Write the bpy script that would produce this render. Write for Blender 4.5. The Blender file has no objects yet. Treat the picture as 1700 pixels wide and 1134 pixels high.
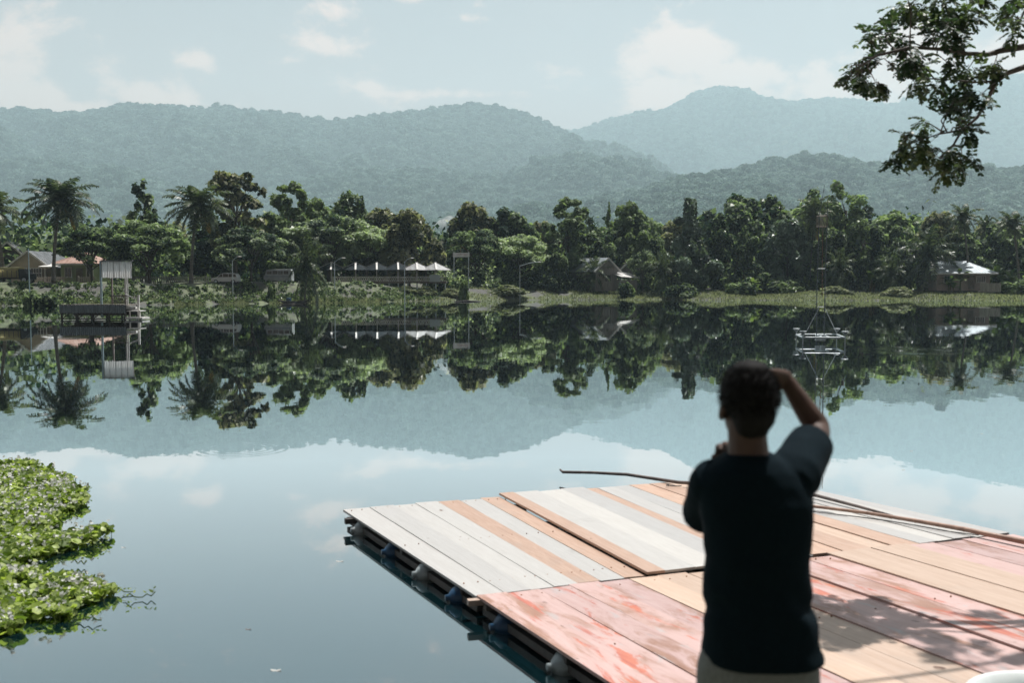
import bpy, math, random
import numpy as np
from mathutils import Vector, Matrix, noise as mnoise
R = math.radians
S = bpy.context.scene
COL = S.collection
# ---------------------------------------------------------------- camera
F = 1652.8; PITCH = math.atan(100 / F); CH = 2.7
cd = bpy.data.cameras.new('camera'); cam = bpy.data.objects.new('camera', cd); COL.objects.link(cam)
cd.sensor_width = 36; cd.lens = 35; cd.clip_start = .1; cd.clip_end = 12000
cam.location = (0, 0, CH); cam.rotation_euler = (R(90) - PITCH, 0, 0)
cd.dof.use_dof = True; cd.dof.focus_distance = 90; cd.dof.aperture_fstop = 2.8
S.camera = cam
# ---------------------------------------------------------------- light
SUN_EL, SUN_AZ = 69, 46            # azimuth measured from +Y towards +X
sl = bpy.data.lights.new('sun', 'SUN'); sl.energy = 5; sl.angle = R(.5); sl.color = (1, .975, .94)
so = bpy.data.objects.new('sun', sl); COL.objects.link(so)
sd = Vector((math.cos(R(SUN_EL)) * math.sin(R(SUN_AZ)), math.cos(R(SUN_EL)) * math.cos(R(SUN_AZ)), math.sin(R(SUN_EL))))
so.rotation_euler = sd.to_track_quat('Z', 'Y').to_euler()
S.view_settings.view_transform = 'Standard'; S.view_settings.look = 'None'
S.view_settings.exposure = .5; S.view_settings.gamma = 1
S.cycles.use_denoising = True; S.cycles.max_bounces = 8; S.cycles.transparent_max_bounces = 12
S.cycles.volume_bounces = 1; S.cycles.diffuse_bounces = 3; S.cycles.glossy_bounces = 3; S.cycles.transmission_bounces = 3
S.cycles.sample_clamp_indirect = 6; S.cycles.caustics_reflective = False; S.cycles.caustics_refractive = False

class NT:                                                   # small node-tree writer
    def __init__(s, nt): s.t = nt; s.n = nt.nodes; s.l = nt.links
    def new(s, ty, **kw):
        n = s.n.new(ty)
        for k, v in kw.items(): setattr(n, k, v)
        return n
    def put(s, sock, v):
        if isinstance(v, bpy.types.NodeSocket): s.l.new(v, sock)
        elif v is not None: sock.default_value = v
    def m(s, op, a, b=None, c=None, clamp=False):
        n = s.new('ShaderNodeMath', operation=op, use_clamp=clamp)
        s.put(n.inputs[0], a); s.put(n.inputs[1], b); s.put(n.inputs[2], c); return n.outputs[0]
    def mix(s, f, a, b, bt='MIX'):
        n = s.new('ShaderNodeMix', data_type='RGBA', blend_type=bt)
        s.put(n.inputs[0], f); s.put(n.inputs[6], a if isinstance(a, bpy.types.NodeSocket) else (*a, 1)); s.put(n.inputs[7], b if isinstance(b, bpy.types.NodeSocket) else (*b, 1))
        return n.outputs[2]
    def noise(s, vec, sc, det=4, rough=.55, dist=0):
        n = s.new('ShaderNodeTexNoise'); s.put(n.inputs['Vector'], vec); n.inputs['Scale'].default_value = sc
        n.inputs['Detail'].default_value = det; n.inputs['Roughness'].default_value = rough; n.inputs['Distortion'].default_value = dist
        return n.outputs[0]
    def ramp(s, v, lo, hi, a=0., b=1.):
        n = s.new('ShaderNodeMapRange', interpolation_type='SMOOTHSTEP'); s.put(n.inputs[0], v)
        for i, x in enumerate((lo, hi, a, b)): n.inputs[i + 1].default_value = x
        return n.outputs[0]
    def scale(s, v, k):
        n = s.new('ShaderNodeVectorMath', operation='MULTIPLY'); s.put(n.inputs[0], v); n.inputs[1].default_value = k; return n.outputs[0]

# ---------------------------------------------------------------- sky
w = bpy.data.worlds.new('World'); S.world = w; w.use_nodes = True
T = NT(w.node_tree); T.n.clear()
sky = T.new('ShaderNodeTexSky', sky_type='NISHITA', sun_disc=False, sun_elevation=R(SUN_EL), sun_rotation=R(SUN_AZ))
sky.air_density = 1.0; sky.dust_density = 2.0; sky.ozone_density = 1.5
tc = T.new('ShaderNodeTexCoord'); sp = T.new('ShaderNodeSeparateXYZ'); T.l.new(tc.outputs['Generated'], sp.inputs[0])
yy = T.m('MAXIMUM', sp.outputs[1], .08)
U = T.m('DIVIDE', sp.outputs[0], yy); V = T.m('DIVIDE', sp.outputs[2], yy)
cmb = T.new('ShaderNodeCombineXYZ'); T.l.new(U, cmb.inputs[0]); T.l.new(V, cmb.inputs[1])
uvs = T.scale(cmb.outputs[0], (1, 1.5, 1))
nz = T.noise(uvs, 9, 9, .60, .15); nz2 = T.noise(uvs, 3.2, 3, .5)
# clouds: px, py, half width, half height, weight
BL = [(-30, 145, 110, 65, 1.2), (110, 188, 220, 30, 1.05), (1230, 158, 260, 32, 1.1), (60, 175, 110, 45, 1.1), (190, 130, 60, 45, .8), (260, 165, 90, 45, 1.0), (340, 105, 48, 22, .72), (560, 80, 55, 22, .62),
      (470, 105, 60, 14, .5), (770, 160, 150, 10, .62), (610, 150, 60, 10, .45), (745, 38, 60, 9, .5), (1035, 110, 70, 32, .9), (1150, 95, 75, 45, 1.1), (1230, 140, 130, 42, 1.15),
      (1340, 130, 90, 40, .8), (1500, 110, 160, 60, .9), (1650, 90, 120, 60, .8), (1900, 120, 220, 80, 1), (690, 8, 40, 8, .4), (-400, 150, 250, 90, 1), (870, 185, 120, 12, .5), (1360, 165, 120, 30, .6)]
acc = None
for (px, py, a, b, wt) in BL:
    du = T.m('MULTIPLY', T.m('SUBTRACT', U, (px - 850) / F), F / a); dv = T.m('MULTIPLY', T.m('SUBTRACT', V, (467 - py) / F), F / b)
    g = T.m('MULTIPLY', T.m('EXPONENT', T.m('MULTIPLY', T.m('ADD', T.m('MULTIPLY', du, du), T.m('MULTIPLY', dv, dv)), -1)), wt)
    acc = g if acc is None else T.m('MAXIMUM', acc, g)
cm = T.ramp(T.m('ADD', acc, T.m('MULTIPLY', T.m('SUBTRACT', nz, .5), 4.6)), .28, .90)
thin = T.ramp(T.m('ADD', nz2, T.m('MULTIPLY', nz, .3)), .55, .95)
cm = T.m('MULTIPLY', cm, T.m('MULTIPLY_ADD', nz2, .3, .85))
el = T.ramp(sp.outputs[2], .0, .42)
base = T.mix(1.0, sky.outputs[0], (.09, .09, .09), 'MULTIPLY')
hz = T.mix(el, (.69, .465, .375), (.200, .252, .268))
sk = T.mix(T.ramp(sp.outputs[2], .35, .9, .82, .2), base, hz)
sk = T.mix(T.m('MULTIPLY', thin, .22), sk, (.64, .46, .39))
# whiter air over the right half of the view, where the sun stands
sunv = T.new('ShaderNodeVectorMath', operation='DOT_PRODUCT'); T.l.new(tc.outputs['Generated'], sunv.inputs[0]); sunv.inputs[1].default_value = sd
sk = T.mix(T.ramp(sunv.outputs['Value'], .45, .95, 0, .40), sk, (.70, .48, .40))
sk = T.mix(cm, sk, (.84, .59, .49))
# the sky away from the sun and overhead is deeper
dk = T.m('MULTIPLY', T.ramp(sp.outputs[1], -.6, .35, .28, 1), T.ramp(sp.outputs[2], .40, .85, 1, .45))
cbk = T.new('ShaderNodeCombineXYZ'); [T.l.new(dk, cbk.inputs[i_]) for i_ in range(3)]
sk = T.mix(1, sk, cbk.outputs[0], 'MULTIPLY')
bg = T.new('ShaderNodeBackground'); T.l.new(sk, bg.inputs[0]); bg.inputs[1].default_value = 1.0
wo = T.new('ShaderNodeOutputWorld'); T.l.new(bg.outputs[0], wo.inputs[0])

# ---------------------------------------------------------------- helpers
def ray(px, py):
    b = (567 - py) / F
    return np.array(((px - 850) / F, math.cos(PITCH) + b * math.sin(PITCH), -math.sin(PITCH) + b * math.cos(PITCH)))
def W(px, py, Y):                      # world point seen at photo pixel (px,py) at distance Y
    r = ray(px, py); return tuple(float(c) for c in (np.array((0, 0, CH)) + r * (Y / r[1])))
def G(px, py, z=0):                    # world point at height z
    r = ray(px, py); t = (z - CH) / r[2]; return (float(r[0] * t), float(r[1] * t), z)
def tag(o, label=None, cat=None, group=None, kind=None):
    for k, v in (('label', label), ('category', cat), ('group', group), ('kind', kind)):
        if v: o[k] = v
    return o
def empty(name, loc, label, cat, group=None, rz=0):
    o = bpy.data.objects.new(name, None); COL.objects.link(o); o.location = loc; o.rotation_euler.z = rz; o.empty_display_size = .2
    return tag(o, label, cat, group)
def copy_tree(o, parent=None):
    c = o.copy(); COL.objects.link(c); c.parent = parent
    for ch in o.children: copy_tree(ch, c)
    return c
class MB:
    def __init__(s): s.v = []; s.f = []; s.a = []; s.mi = []; s.cur = 0.; s.cm = 0
    def add(s, vs, fs):
        n = len(s.v); s.v.extend([tuple(map(float, p)) for p in vs]); s.f.extend([tuple(i + n for i in f) for f in fs])
        s.a.extend([s.cur] * len(fs)); s.mi.extend([s.cm] * len(fs))
    def box(s, c, size, M=None, taper=0):
        x, y, z = (k / 2 for k in size); P = []
        for dz in (-1, 1):
            t = 1 - taper if dz > 0 else 1
            for dx, dy in ((-1, -1), (1, -1), (1, 1), (-1, 1)): P.append(Vector((dx * x * t, dy * y * t, dz * z)))
        if M is not None: P = [M @ p for p in P]
        P = [p + Vector(c) for p in P]
        s.add(P, [(3, 2, 1, 0), (4, 5, 6, 7), (0, 1, 5, 4), (1, 2, 6, 5), (2, 3, 7, 6), (3, 0, 4, 7)])
    def bar(s, a, b, wd, ht=None, up=(0, 0, 1)):
        a, b = Vector(a), Vector(b); d = (b - a).normalized(); u = Vector(up)
        sd_ = d.cross(u)
        if sd_.length < 1e-4: sd_ = d.cross(Vector((1, 0, 0)))
        sd_.normalize(); u = sd_.cross(d); ht = ht or wd
        P = [p + sd_ * (sx * wd / 2) + u * (sz * ht / 2) for p in (a, b) for sx, sz in ((-1, -1), (1, -1), (1, 1), (-1, 1))]
        s.add(P, [(3, 2, 1, 0), (4, 5, 6, 7), (0, 1, 5, 4), (1, 2, 6, 5), (2, 3, 7, 6), (3, 0, 4, 7)])
    def tube(s, pts, rad, n=8, cap=True):
        pts = [Vector(p) for p in pts]; k = len(pts)
        if not hasattr(rad, '__len__'): rad = [rad] * k
        P = []; ref = None
        for i, p in enumerate(pts):
            d = (pts[min(i + 1, k - 1)] - pts[max(i - 1, 0)]).normalized()
            if ref is None: ref = d.orthogonal().normalized()
            ref = (ref - d * ref.dot(d)).normalized(); q = d.cross(ref)
            for j in range(n):
                t = 2 * math.pi * j / n; P.append(p + (ref * math.cos(t) + q * math.sin(t)) * rad[i])
        Fs = [(i * n + j, i * n + (j + 1) % n, (i + 1) * n + (j + 1) % n, (i + 1) * n + j) for i in range(k - 1) for j in range(n)]
        if cap: Fs += [tuple(range(n - 1, -1, -1)), tuple((k - 1) * n + j for j in range(n))]
        s.add(P, Fs)
    def loft(s, rings, n=24, p=2.0):   # rings: (centre, axis_x, axis_y, rx, ry)
        P = []
        for c, ax, ay, rx, ry in rings:
            c, ax, ay = Vector(c), Vector(ax), Vector(ay)
            for j in range(n):
                t = 2 * math.pi * j / n; cx, cy = math.cos(t), math.sin(t)
                P.append(c + ax * (math.copysign(abs(cx) ** (2 / p), cx) * rx) + ay * (math.copysign(abs(cy) ** (2 / p), cy) * ry))
        k = len(rings)
        s.add(P, [(i * n + j, i * n + (j + 1) % n, (i + 1) * n + (j + 1) % n, (i + 1) * n + j) for i in range(k - 1) for j in range(n)] +
              [tuple(range(n - 1, -1, -1)), tuple((k - 1) * n + j for j in range(n))])
    def ball(s, c, r, nu=16, nv=10, M=None):
        r = r if hasattr(r, '__len__') else (r, r, r); P = []; Fs = []
        for i in range(nv + 1):
            th = math.pi * i / nv
            for j in range(nu):
                ph = 2 * math.pi * j / nu
                q = Vector((r[0] * math.sin(th) * math.cos(ph), r[1] * math.sin(th) * math.sin(ph), r[2] * math.cos(th)))
                P.append((M @ q if M is not None else q) + Vector(c))
        for i in range(nv):
            for j in range(nu): Fs.append((i * nu + j, (i + 1) * nu + j, (i + 1) * nu + (j + 1) % nu, i * nu + (j + 1) % nu))
        s.add(P, Fs)
    def mesh(s, name, mats, smooth=False):
        me = bpy.data.meshes.new(name); me.from_pydata(s.v, [], s.f)
        for m in (mats if isinstance(mats, (list, tuple)) else [mats]): me.materials.append(m)
        me.polygons.foreach_set('material_index', s.mi)
        if smooth: me.polygons.foreach_set('use_smooth', [True] * len(s.f))
        at = me.attributes.new('lv', 'FLOAT', 'FACE'); at.data.foreach_set('value', s.a)
        me.validate(); me.update(); return me
    def build(s, name, mats, parent=None, smooth=False, loc=None):
        o = bpy.data.objects.new(name, s.mesh(name, mats, smooth)); COL.objects.link(o)
        if parent is not None: o.parent = parent
        if loc is not None: o.location = loc
        return o
def remesh(mb, name, mat, voxel, parent=None, smooth_it=6, disp=None, sm_f=.5):
    me = mb.mesh(name + '_src', mat); o = bpy.data.objects.new(name + '_src', me); COL.objects.link(o)
    m = o.modifiers.new('r', 'REMESH'); m.mode = 'VOXEL'; m.voxel_size = voxel; m.use_smooth_shade = True
    m = o.modifiers.new('s', 'SMOOTH'); m.iterations = smooth_it; m.factor = sm_f
    dg = bpy.context.evaluated_depsgraph_get(); ev = o.evaluated_get(dg)
    nm_ = bpy.data.meshes.new_from_object(ev); nm_.name = name
    bpy.data.objects.remove(o)
    if disp:
        n = len(nm_.vertices); co = np.empty(n * 3, 'f'); nm_.vertices.foreach_get('co', co); co = co.reshape(-1, 3)
        no = np.empty(n * 3, 'f'); nm_.vertices.foreach_get('normal', no); no = no.reshape(-1, 3)
        d = np.array([disp(Vector(c)) for c in co]); nm_.vertices.foreach_set('co', (co + no * d[:, None]).ravel()); nm_.update()
    nm_.materials.clear(); nm_.materials.append(mat)
    nm_.polygons.foreach_set('use_smooth', [True] * len(nm_.polygons))
    q = bpy.data.objects.new(name, nm_); COL.objects.link(q); q.parent = parent; return q

# ---------------------------------------------------------------- materials
def mat(name, a, b=None, sc=4, rough=.7, bump=0, metal=0, spec=.5, det=5, stretch=(1, 1, 1), spread=(.35, .65), extra=None):
    m = bpy.data.materials.new(name); m.use_nodes = True; t = NT(m.node_tree); bs = t.n['Principled BSDF']
    co = t.new('ShaderNodeTexCoord').outputs['Object']; v = t.scale(co, stretch)
    n = t.noise(v, sc, det, .6); c = t.mix(t.ramp(n, *spread), a, b or tuple(x * .75 for x in a))
    if extra: c = extra(t, co, c)
    t.l.new(c, bs.inputs['Base Color']); bs.inputs['Roughness'].default_value = rough; bs.inputs['Metallic'].default_value = metal
    bs.inputs['Specular IOR Level'].default_value = spec
    if bump:
        bn = t.new('ShaderNodeBump'); bn.inputs['Strength'].default_value = 1; bn.inputs['Distance'].default_value = bump
        t.l.new(n, bn.inputs['Height']); t.l.new(bn.outputs[0], bs.inputs['Normal'])
    return m
def leafmat(name, dark, light, trans=.3, rough=.45, spec=.35, tr_col=None, rnd=.35):
    """leaf colour varies leaf by leaf (attribute lv), tree by tree and clump by clump"""
    m = bpy.data.materials.new(name); m.use_nodes = True; t = NT(m.node_tree); bs = t.n['Principled BSDF']
    at = t.new('ShaderNodeAttribute', attribute_name='lv'); oi = t.new('ShaderNodeObjectInfo')
    ge = t.new('ShaderNodeNewGeometry').outputs['Position']
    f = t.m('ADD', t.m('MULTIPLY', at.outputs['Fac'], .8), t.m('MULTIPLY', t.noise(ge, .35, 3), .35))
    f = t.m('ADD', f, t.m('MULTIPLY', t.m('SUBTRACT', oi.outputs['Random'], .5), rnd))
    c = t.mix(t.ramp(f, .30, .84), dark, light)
    t.l.new(c, bs.inputs['Base Color']); t.put(bs.inputs['Roughness'], t.ramp(at.outputs['Fac'], .6, .9, rough, min(rough, .40) if spec > .1 else rough)); t.put(bs.inputs['Specular IOR Level'], t.ramp(at.outputs['Fac'], .6, .9, spec, max(spec, .5) if spec > .1 else spec))
    tr = t.new('ShaderNodeBsdfTranslucent'); t.l.new(t.mix(1, c, tr_col or (1.35, 1.5, .8), 'MULTIPLY'), tr.inputs[0])
    ms = t.new('ShaderNodeMixShader'); ms.inputs[0].default_value = trans
    t.l.new(bs.outputs[0], ms.inputs[1]); t.l.new(tr.outputs[0], ms.inputs[2]); t.l.new(ms.outputs[0], t.n['Material Output'].inputs[0])
    return m
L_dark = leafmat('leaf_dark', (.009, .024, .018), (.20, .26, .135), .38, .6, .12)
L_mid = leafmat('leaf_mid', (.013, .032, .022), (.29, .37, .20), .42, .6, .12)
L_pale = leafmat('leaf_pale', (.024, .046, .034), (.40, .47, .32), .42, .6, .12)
L_olive = leafmat('leaf_olive', (.016, .028, .018), (.33, .33, .21), .38, .6, .12)
L_gloss = leafmat('leaf_glossy', (.007, .020, .016), (.16, .22, .15), .2, .36, .6)
L_palm = leafmat('leaf_palm', (.012, .028, .010), (.14, .175, .085), .3, .42, .45)
L_grass = leafmat('leaf_grass', (.08, .10, .055), (.37, .39, .27), .45, .6, .1, (1.15, 1.25, .75))
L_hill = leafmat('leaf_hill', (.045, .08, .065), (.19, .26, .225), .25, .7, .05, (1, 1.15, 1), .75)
L_near = leafmat('leaf_branch', (.028, .058, .026), (.16, .21, .10), .35, .4, .45)
L_hya = leafmat('leaf_hyacinth', (.12, .175, .04), (.50, .58, .19), .48, .5, .25, (1.2, 1.35, .5))
M_bark = mat('bark', (.13, .105, .085), (.06, .05, .042), 3, .9, .03, stretch=(1, 1, .3))
M_palmbark = mat('palm_bark', (.24, .22, .19), (.12, .11, .095), 5, .9, .02, stretch=(.4, .4, 3))
M_branch = mat('branch_bark', (.15, .13, .12), (.08, .068, .06), 9, .85, .006)
M_pole = mat('galvanised', (.50, .56, .58), (.36, .42, .44), 5, .45, 0, .4)
M_white = mat('white_paint', (.78, .78, .76), (.62, .62, .60), 3, .5)
M_dirtywhite = mat('weathered_white', (.74, .73, .70), (.50, .48, .45), 2.5, .7, 0, stretch=(3, 3, .5))
M_black = mat('blackened', (.018, .02, .022), (.03, .03, .03), 4, .7)
M_wood = mat('old_timber', (.20, .17, .145), (.10, .085, .075), 5, .85, .01, stretch=(1, 1, 4))
M_dwood = mat('wet_timber', (.055, .045, .04), (.025, .022, .02), 5, .7, .005)
M_rust = mat('rust', (.36, .16, .07), (.20, .10, .06), 9, .9)
M_glass = mat('window_glass', (.03, .04, .045), (.02, .025, .03), 2, .12, spec=.8)
M_rubber = mat('tyre_rubber', (.02, .02, .02), (.03, .03, .03), 10, .9)
M_metalroof = mat('tin_roof', (.46, .50, .52), (.36, .40, .42), 1.5, .45, 0, .3)
M_greyroof = mat('dark_roof', (.16, .17, .18), (.09, .10, .105), 1.2, .6)
M_rustroof = mat('rusty_roof', (.40, .27, .22), (.28, .16, .12), 1.0, .65, stretch=(3, .5, 1))
M_cream = mat('cream_wall', (.50, .42, .33), (.42, .35, .28), 1, .8)
M_green = mat('green_wall', (.36, .42, .24), (.30, .36, .2), 1, .8)
M_greywall = mat('timber_wall', (.36, .34, .32), (.20, .19, .18), 2, .85, stretch=(5, 5, .4))
M_pinkwall = mat('pink_wall', (.50, .40, .36), (.38, .32, .30), 1, .85)
M_yellow = mat('yellow_tarp', (.42, .37, .15), (.33, .29, .12), 2, .7)
M_blue = mat('blue_plastic', (.03, .10, .20), (.02, .07, .15), 3, .4)
M_jug = mat('jug_plastic', (.44, .48, .48), (.30, .34, .35), 8, .3, spec=.6)
M_bluejug = mat('blue_jug', (.015, .07, .15), (.01, .045, .10), 8, .35)
M_red = mat('red_paint', (.42, .12, .09), (.30, .09, .07), 3, .7)

# ---------------------------------------------------------------- ground, water
SHX = [-500, -58, -40, -26, -12, -2, 8, 14, 22, 30, 63, 90, 500]
SHY = [104, 108, 114, 122, 133, 140, 145, 146, 144, 141, 138, 136, 120]
def shoreY(x): return float(np.interp(x, SHX, SHY)) + 1.2 * math.sin(x * .35) + .8 * math.sin(x * .9 + 1)
def nearY(x): return float(np.interp(x, [-40, -12, -6, 5, 8, 30], [7, 6, 3.9, 3.9, 11, 14]))
def ground_z(x, y):
    n = mnoise.noise(Vector((x * .12, y * .12, 3))) * .5 + mnoise.noise(Vector((x * .5, y * .5, 7))) * .12
    d = y - shoreY(x)
    left = float(np.interp(x, [-20, -10], [1, 0])); mid = float(np.interp(x, [-14, -8, 6, 14], [0, 1, 1, 0]))
    hL = float(np.interp(d, [-6, 0, 1.0, 2.2, 5.5, 7, 60, 200], [-2, -.05, .28, .5, 2.1, 2.42, 2.6, 3.5]))
    hM = float(np.interp(d, [-6, 0, 1, 6, 14, 60, 200], [-2, -.05, .3, 1.3, 2.3, 2.7, 3.5]))
    hR = float(np.interp(d, [-6, 0, 1, 8, 14, 30, 200], [-2, -.05, .16, .8, 1.3, 1.9, 3.2]))
    far = left * hL + mid * (1 - left) * hM + (1 - left) * (1 - mid) * hR
    e = nearY(x) - y
    near = float(np.interp(e, [-2.5, 0, .5, 1.1, 4, 30], [-2, -.05, .5, .78, 1.1, 2.0]))
    if y > 60: return far + (n * min(1, max(0, d) / 6) * .8 if d > 0 else 0)
    return near + (n * .15 if 2 < e else 0)
def heightgrid(name, xs, ys, fn, m, kind='structure'):
    v = [(x, y, fn(x, y)) for y in ys for x in xs]; nx = len(xs)
    f = [(j * nx + i, j * nx + i + 1, (j + 1) * nx + i + 1, (j + 1) * nx + i) for j in range(len(ys) - 1) for i in range(nx - 1)]
    me = bpy.data.meshes.new(name); me.from_pydata(v, [], f); me.materials.append(m); me.polygons.foreach_set('use_smooth', [True] * len(f))
    o = bpy.data.objects.new(name, me); COL.objects.link(o); o['kind'] = kind; return o
def gcol(t, co, c):
    g = t.noise(co, .22, 5, .6); c = t.mix(t.ramp(g, .42, .60), c, (.10, .098, .092))
    g2 = t.noise(co, 2.2, 5, .7); return t.mix(t.ramp(g2, .45, .75, 0, .6), c, (.05, .048, .042))
M_ground = mat('ground', (.16, .185, .105), (.09, .11, .06), 1.1, .95, .05, extra=gcol)
ax = np.concatenate([np.arange(-500, -110, 20), np.arange(-110, -14, 1.2), np.arange(-14, 14, .4), np.arange(14, 110, 1.2), np.arange(110, 501, 20)])
ay = np.concatenate([np.arange(-40, 0, 3), np.arange(0, 13, .3), np.arange(13, 96, 6), np.arange(96, 175, .9), np.arange(175, 470, 12)])
heightgrid('ground', [float(a) for a in ax], [float(a) for a in ay], ground_z, M_ground)
# water
mw = bpy.data.materials.new('lake_water'); mw.use_nodes = True; t = NT(mw.node_tree); t.n.clear()
pos = t.new('ShaderNodeNewGeometry').outputs['Position']; sep = t.new('ShaderNodeSeparateXYZ'); t.l.new(pos, sep.inputs[0])
w1 = t.m('MULTIPLY', t.noise(t.scale(pos, (1, .55, 1)), .9, 3, .5), t.ramp(t.noise(t.scale(pos, (.25, 1, 1)), .05, 3, .6), .35, .65, .5, 2.2)); w2 = t.noise(pos, 7, 2, .5)
hgt = t.m('ADD', t.m('MULTIPLY', w1, .0016), t.m('MULTIPLY', w2, .00010))
def ring(cx, cy, rad, wl, amp, h):
    dx = t.m('SUBTRACT', sep.outputs[0], cx); dy = t.m('SUBTRACT', sep.outputs[1], cy)
    d = t.m('SQRT', t.m('ADD', t.m('MULTIPLY', dx, dx), t.m('MULTIPLY', dy, dy)))
    q = t.m('MULTIPLY', t.m('SUBTRACT', d, rad), 1 / (rad * .42))
    env = t.m('EXPONENT', t.m('MULTIPLY', t.m('MULTIPLY', q, q), -1))
    return t.m('ADD', h, t.m('MULTIPLY', t.m('MULTIPLY', t.m('SINE', t.m('MULTIPLY', d, 6.283 / wl)), env), amp))
g1 = G(1510, 583); g2 = G(400, 746); g3 = G(1462, 582)
hgt = ring(g1[0], g1[1], 1.4, .6, .0018, hgt); hgt = ring(g2[0], g2[1], .60, .15, .00009, hgt)
bn = t.new('ShaderNodeBump'); bn.inputs['Strength'].default_value = 1; bn.inputs['Distance'].default_value = 1; t.l.new(hgt, bn.inputs['Height'])
fr = t.new('ShaderNodeFresnel'); fr.inputs[0].default_value = 1.33
k = t.m('MULTIPLY_ADD', fr.outputs[0], 2.35, .195, True)
gl = t.new('ShaderNodeBsdfGlossy'); gl.inputs['Roughness'].default_value = .0; gl.inputs[0].default_value = (.94, .985, 1.0, 1); t.l.new(bn.outputs[0], gl.inputs['Normal'])
df = t.new('ShaderNodeBsdfDiffuse'); df.inputs[0].default_value = (.003, .015, .019, 1)
ms = t.new('ShaderNodeMixShader'); t.l.new(k, ms.inputs[0]); t.l.new(df.outputs[0], ms.inputs[1]); t.l.new(gl.outputs[0], ms.inputs[2])
o_ = t.new('ShaderNodeOutputMaterial'); t.l.new(ms.outputs[0], o_.inputs[0])
me = bpy.data.meshes.new('lake_water'); me.from_pydata([(-495, -38, 0), (495, -38, 0), (495, 175, 0), (-495, 175, 0)], [], [(0, 1, 2, 3)]); me.materials.append(mw)
o = bpy.data.objects.new('lake_water', me); COL.objects.link(o); o['kind'] = 'structure'

# ---------------------------------------------------------------- leaf clouds (numpy)
def leaf_mesh(name, P, Nn, size, mt, rng, asp=1.5, lv=None, fold=.25):
    """P: centres, Nn: leaf normals; each leaf a folded rhombus of two triangles"""
    n = len(P); up = rng.normal(size=(n, 3)); Nn = Nn / np.linalg.norm(Nn, axis=1, keepdims=True)
    a = np.cross(Nn, up); a /= np.linalg.norm(a, axis=1, keepdims=True); b = np.cross(Nn, a)
    s_ = (size * rng.uniform(.6, 1.4, n))[:, None]
    v = np.stack([P - a * s_ * .5 * asp, P - b * s_ * .5 + Nn * s_ * fold, P + a * s_ * .5 * asp, P + b * s_ * .5 + Nn * s_ * fold * .3], 1).reshape(-1, 3)
    me = bpy.data.meshes.new(name); me.vertices.add(4 * n); me.vertices.foreach_set('co', v.astype('f').ravel())
    me.loops.add(4 * n); me.loops.foreach_set('vertex_index', np.arange(4 * n, dtype='i'))
    me.polygons.add(n); me.polygons.foreach_set('loop_start', np.arange(0, 4 * n, 4, dtype='i'))
    me.materials.append(mt)
    at = me.attributes.new('lv', 'FLOAT', 'FACE'); at.data.foreach_set('value', (rng.random(n) if lv is None else lv).astype('f'))
    me.update(calc_edges=True); return me
def crown_pts(blobs, n, rng, inner=.62, up=.5):
    B = np.array(blobs, float)                     # x,y,z,rx,rz
    wt = B[:, 3] ** 2; i = rng.choice(len(B), n, p=wt / wt.sum())
    d = rng.normal(size=(n, 3)); d /= np.linalg.norm(d, axis=1, keepdims=True)
    r = rng.uniform(inner, 1.0, n) + np.abs(rng.normal(size=n)) * .13
    P = B[i, :3] + d * np.stack([B[i, 3], B[i, 3], B[i, 4]], 1) * r[:, None]
    Nn = d * .8 + np.array((0, 0, up)) + rng.normal(size=(n, 3)) * .55
    lv = np.clip(rng.random(len(B))[i] * .45 + rng.random(n) * .6, 0, 1)
    return P, Nn, lv
def limbs(mb, base, top, targets, r0, rng, bend=.4):
    base = np.array(base, float); top = np.array(top, float)
    mid = (base + top) / 2 + rng.normal(size=3) * bend * .5
    mb.tube([base - (0, 0, .6), base, mid, top], [r0 * 1.5, r0 * 1.15, r0 * .85, r0 * .6], 8)
    for q in targets:
        q = np.array(q[:3], float); f_ = rng.uniform(.35, 1.0); st = base * (1 - f_) + top * f_ if rng.random() < .6 else top
        m1 = st * .55 + q * .45 + np.array((0, 0, abs(q[2] - st[2]) * .12)) + rng.normal(size=3) * bend * .4
        mb.tube([st, m1, q], [r0 * .42, r0 * .27, r0 * .09], 6, False)
PROTO = {}
def proto(kind, fn):
    PROTO[kind] = fn()
def tree_proto(seed, blobs, n, leaf, mt, th, r0=.22, up=.5, asp=1.5, inner=.62, fork=None):
    rng = np.random.default_rng(seed); P, Nn, lv = crown_pts(blobs, n, rng, inner, up + .45)
    crown = leaf_mesh('crown', P, Nn, leaf, mt, rng, asp, lv)
    tb = MB(); limbs(tb, (0, 0, 0), (rng.normal() * .3, rng.normal() * .3, th), [b for b in blobs if rng.random() < .8][:26], r0, rng)
    return crown, tb.mesh('trunk', M_bark, True), max(b[2] + b[4] for b in blobs), 2 * max(max(abs(b[0]) + b[3] * .9, abs(b[1]) + b[3] * .9) for b in blobs)
def dome_blobs(seed, w_, z0, z1, nb, r, flat=1., topw=.35, jit=.15, low=1.):
    rng = np.random.default_rng(seed); B = []
    for i in range(nb):
        f_ = (i + .5) / nb; z = z0 + (z1 - z0) * f_
        prof = math.sin(math.pi * min(1, (.18 * low + f_ * .82)) ** .9) ** .6 if f_ < .95 else .3
        ang = i * 2.399 + rng.normal() * .3; rr = w_ / 2 * prof * rng.uniform(.3, 1.12)
        rb = r * rng.uniform(.45, 1.5)
        B.append((rr * math.cos(ang), rr * math.sin(ang), z + rng.normal() * jit, rb, rb * flat))
    return B
def mk_broad(seed, mt): return lambda: tree_proto(seed, dome_blobs(seed, 9.0, 1.6, 9.2, 85, .85, .8, jit=.4), 9500, .47, mt, 5)
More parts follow.
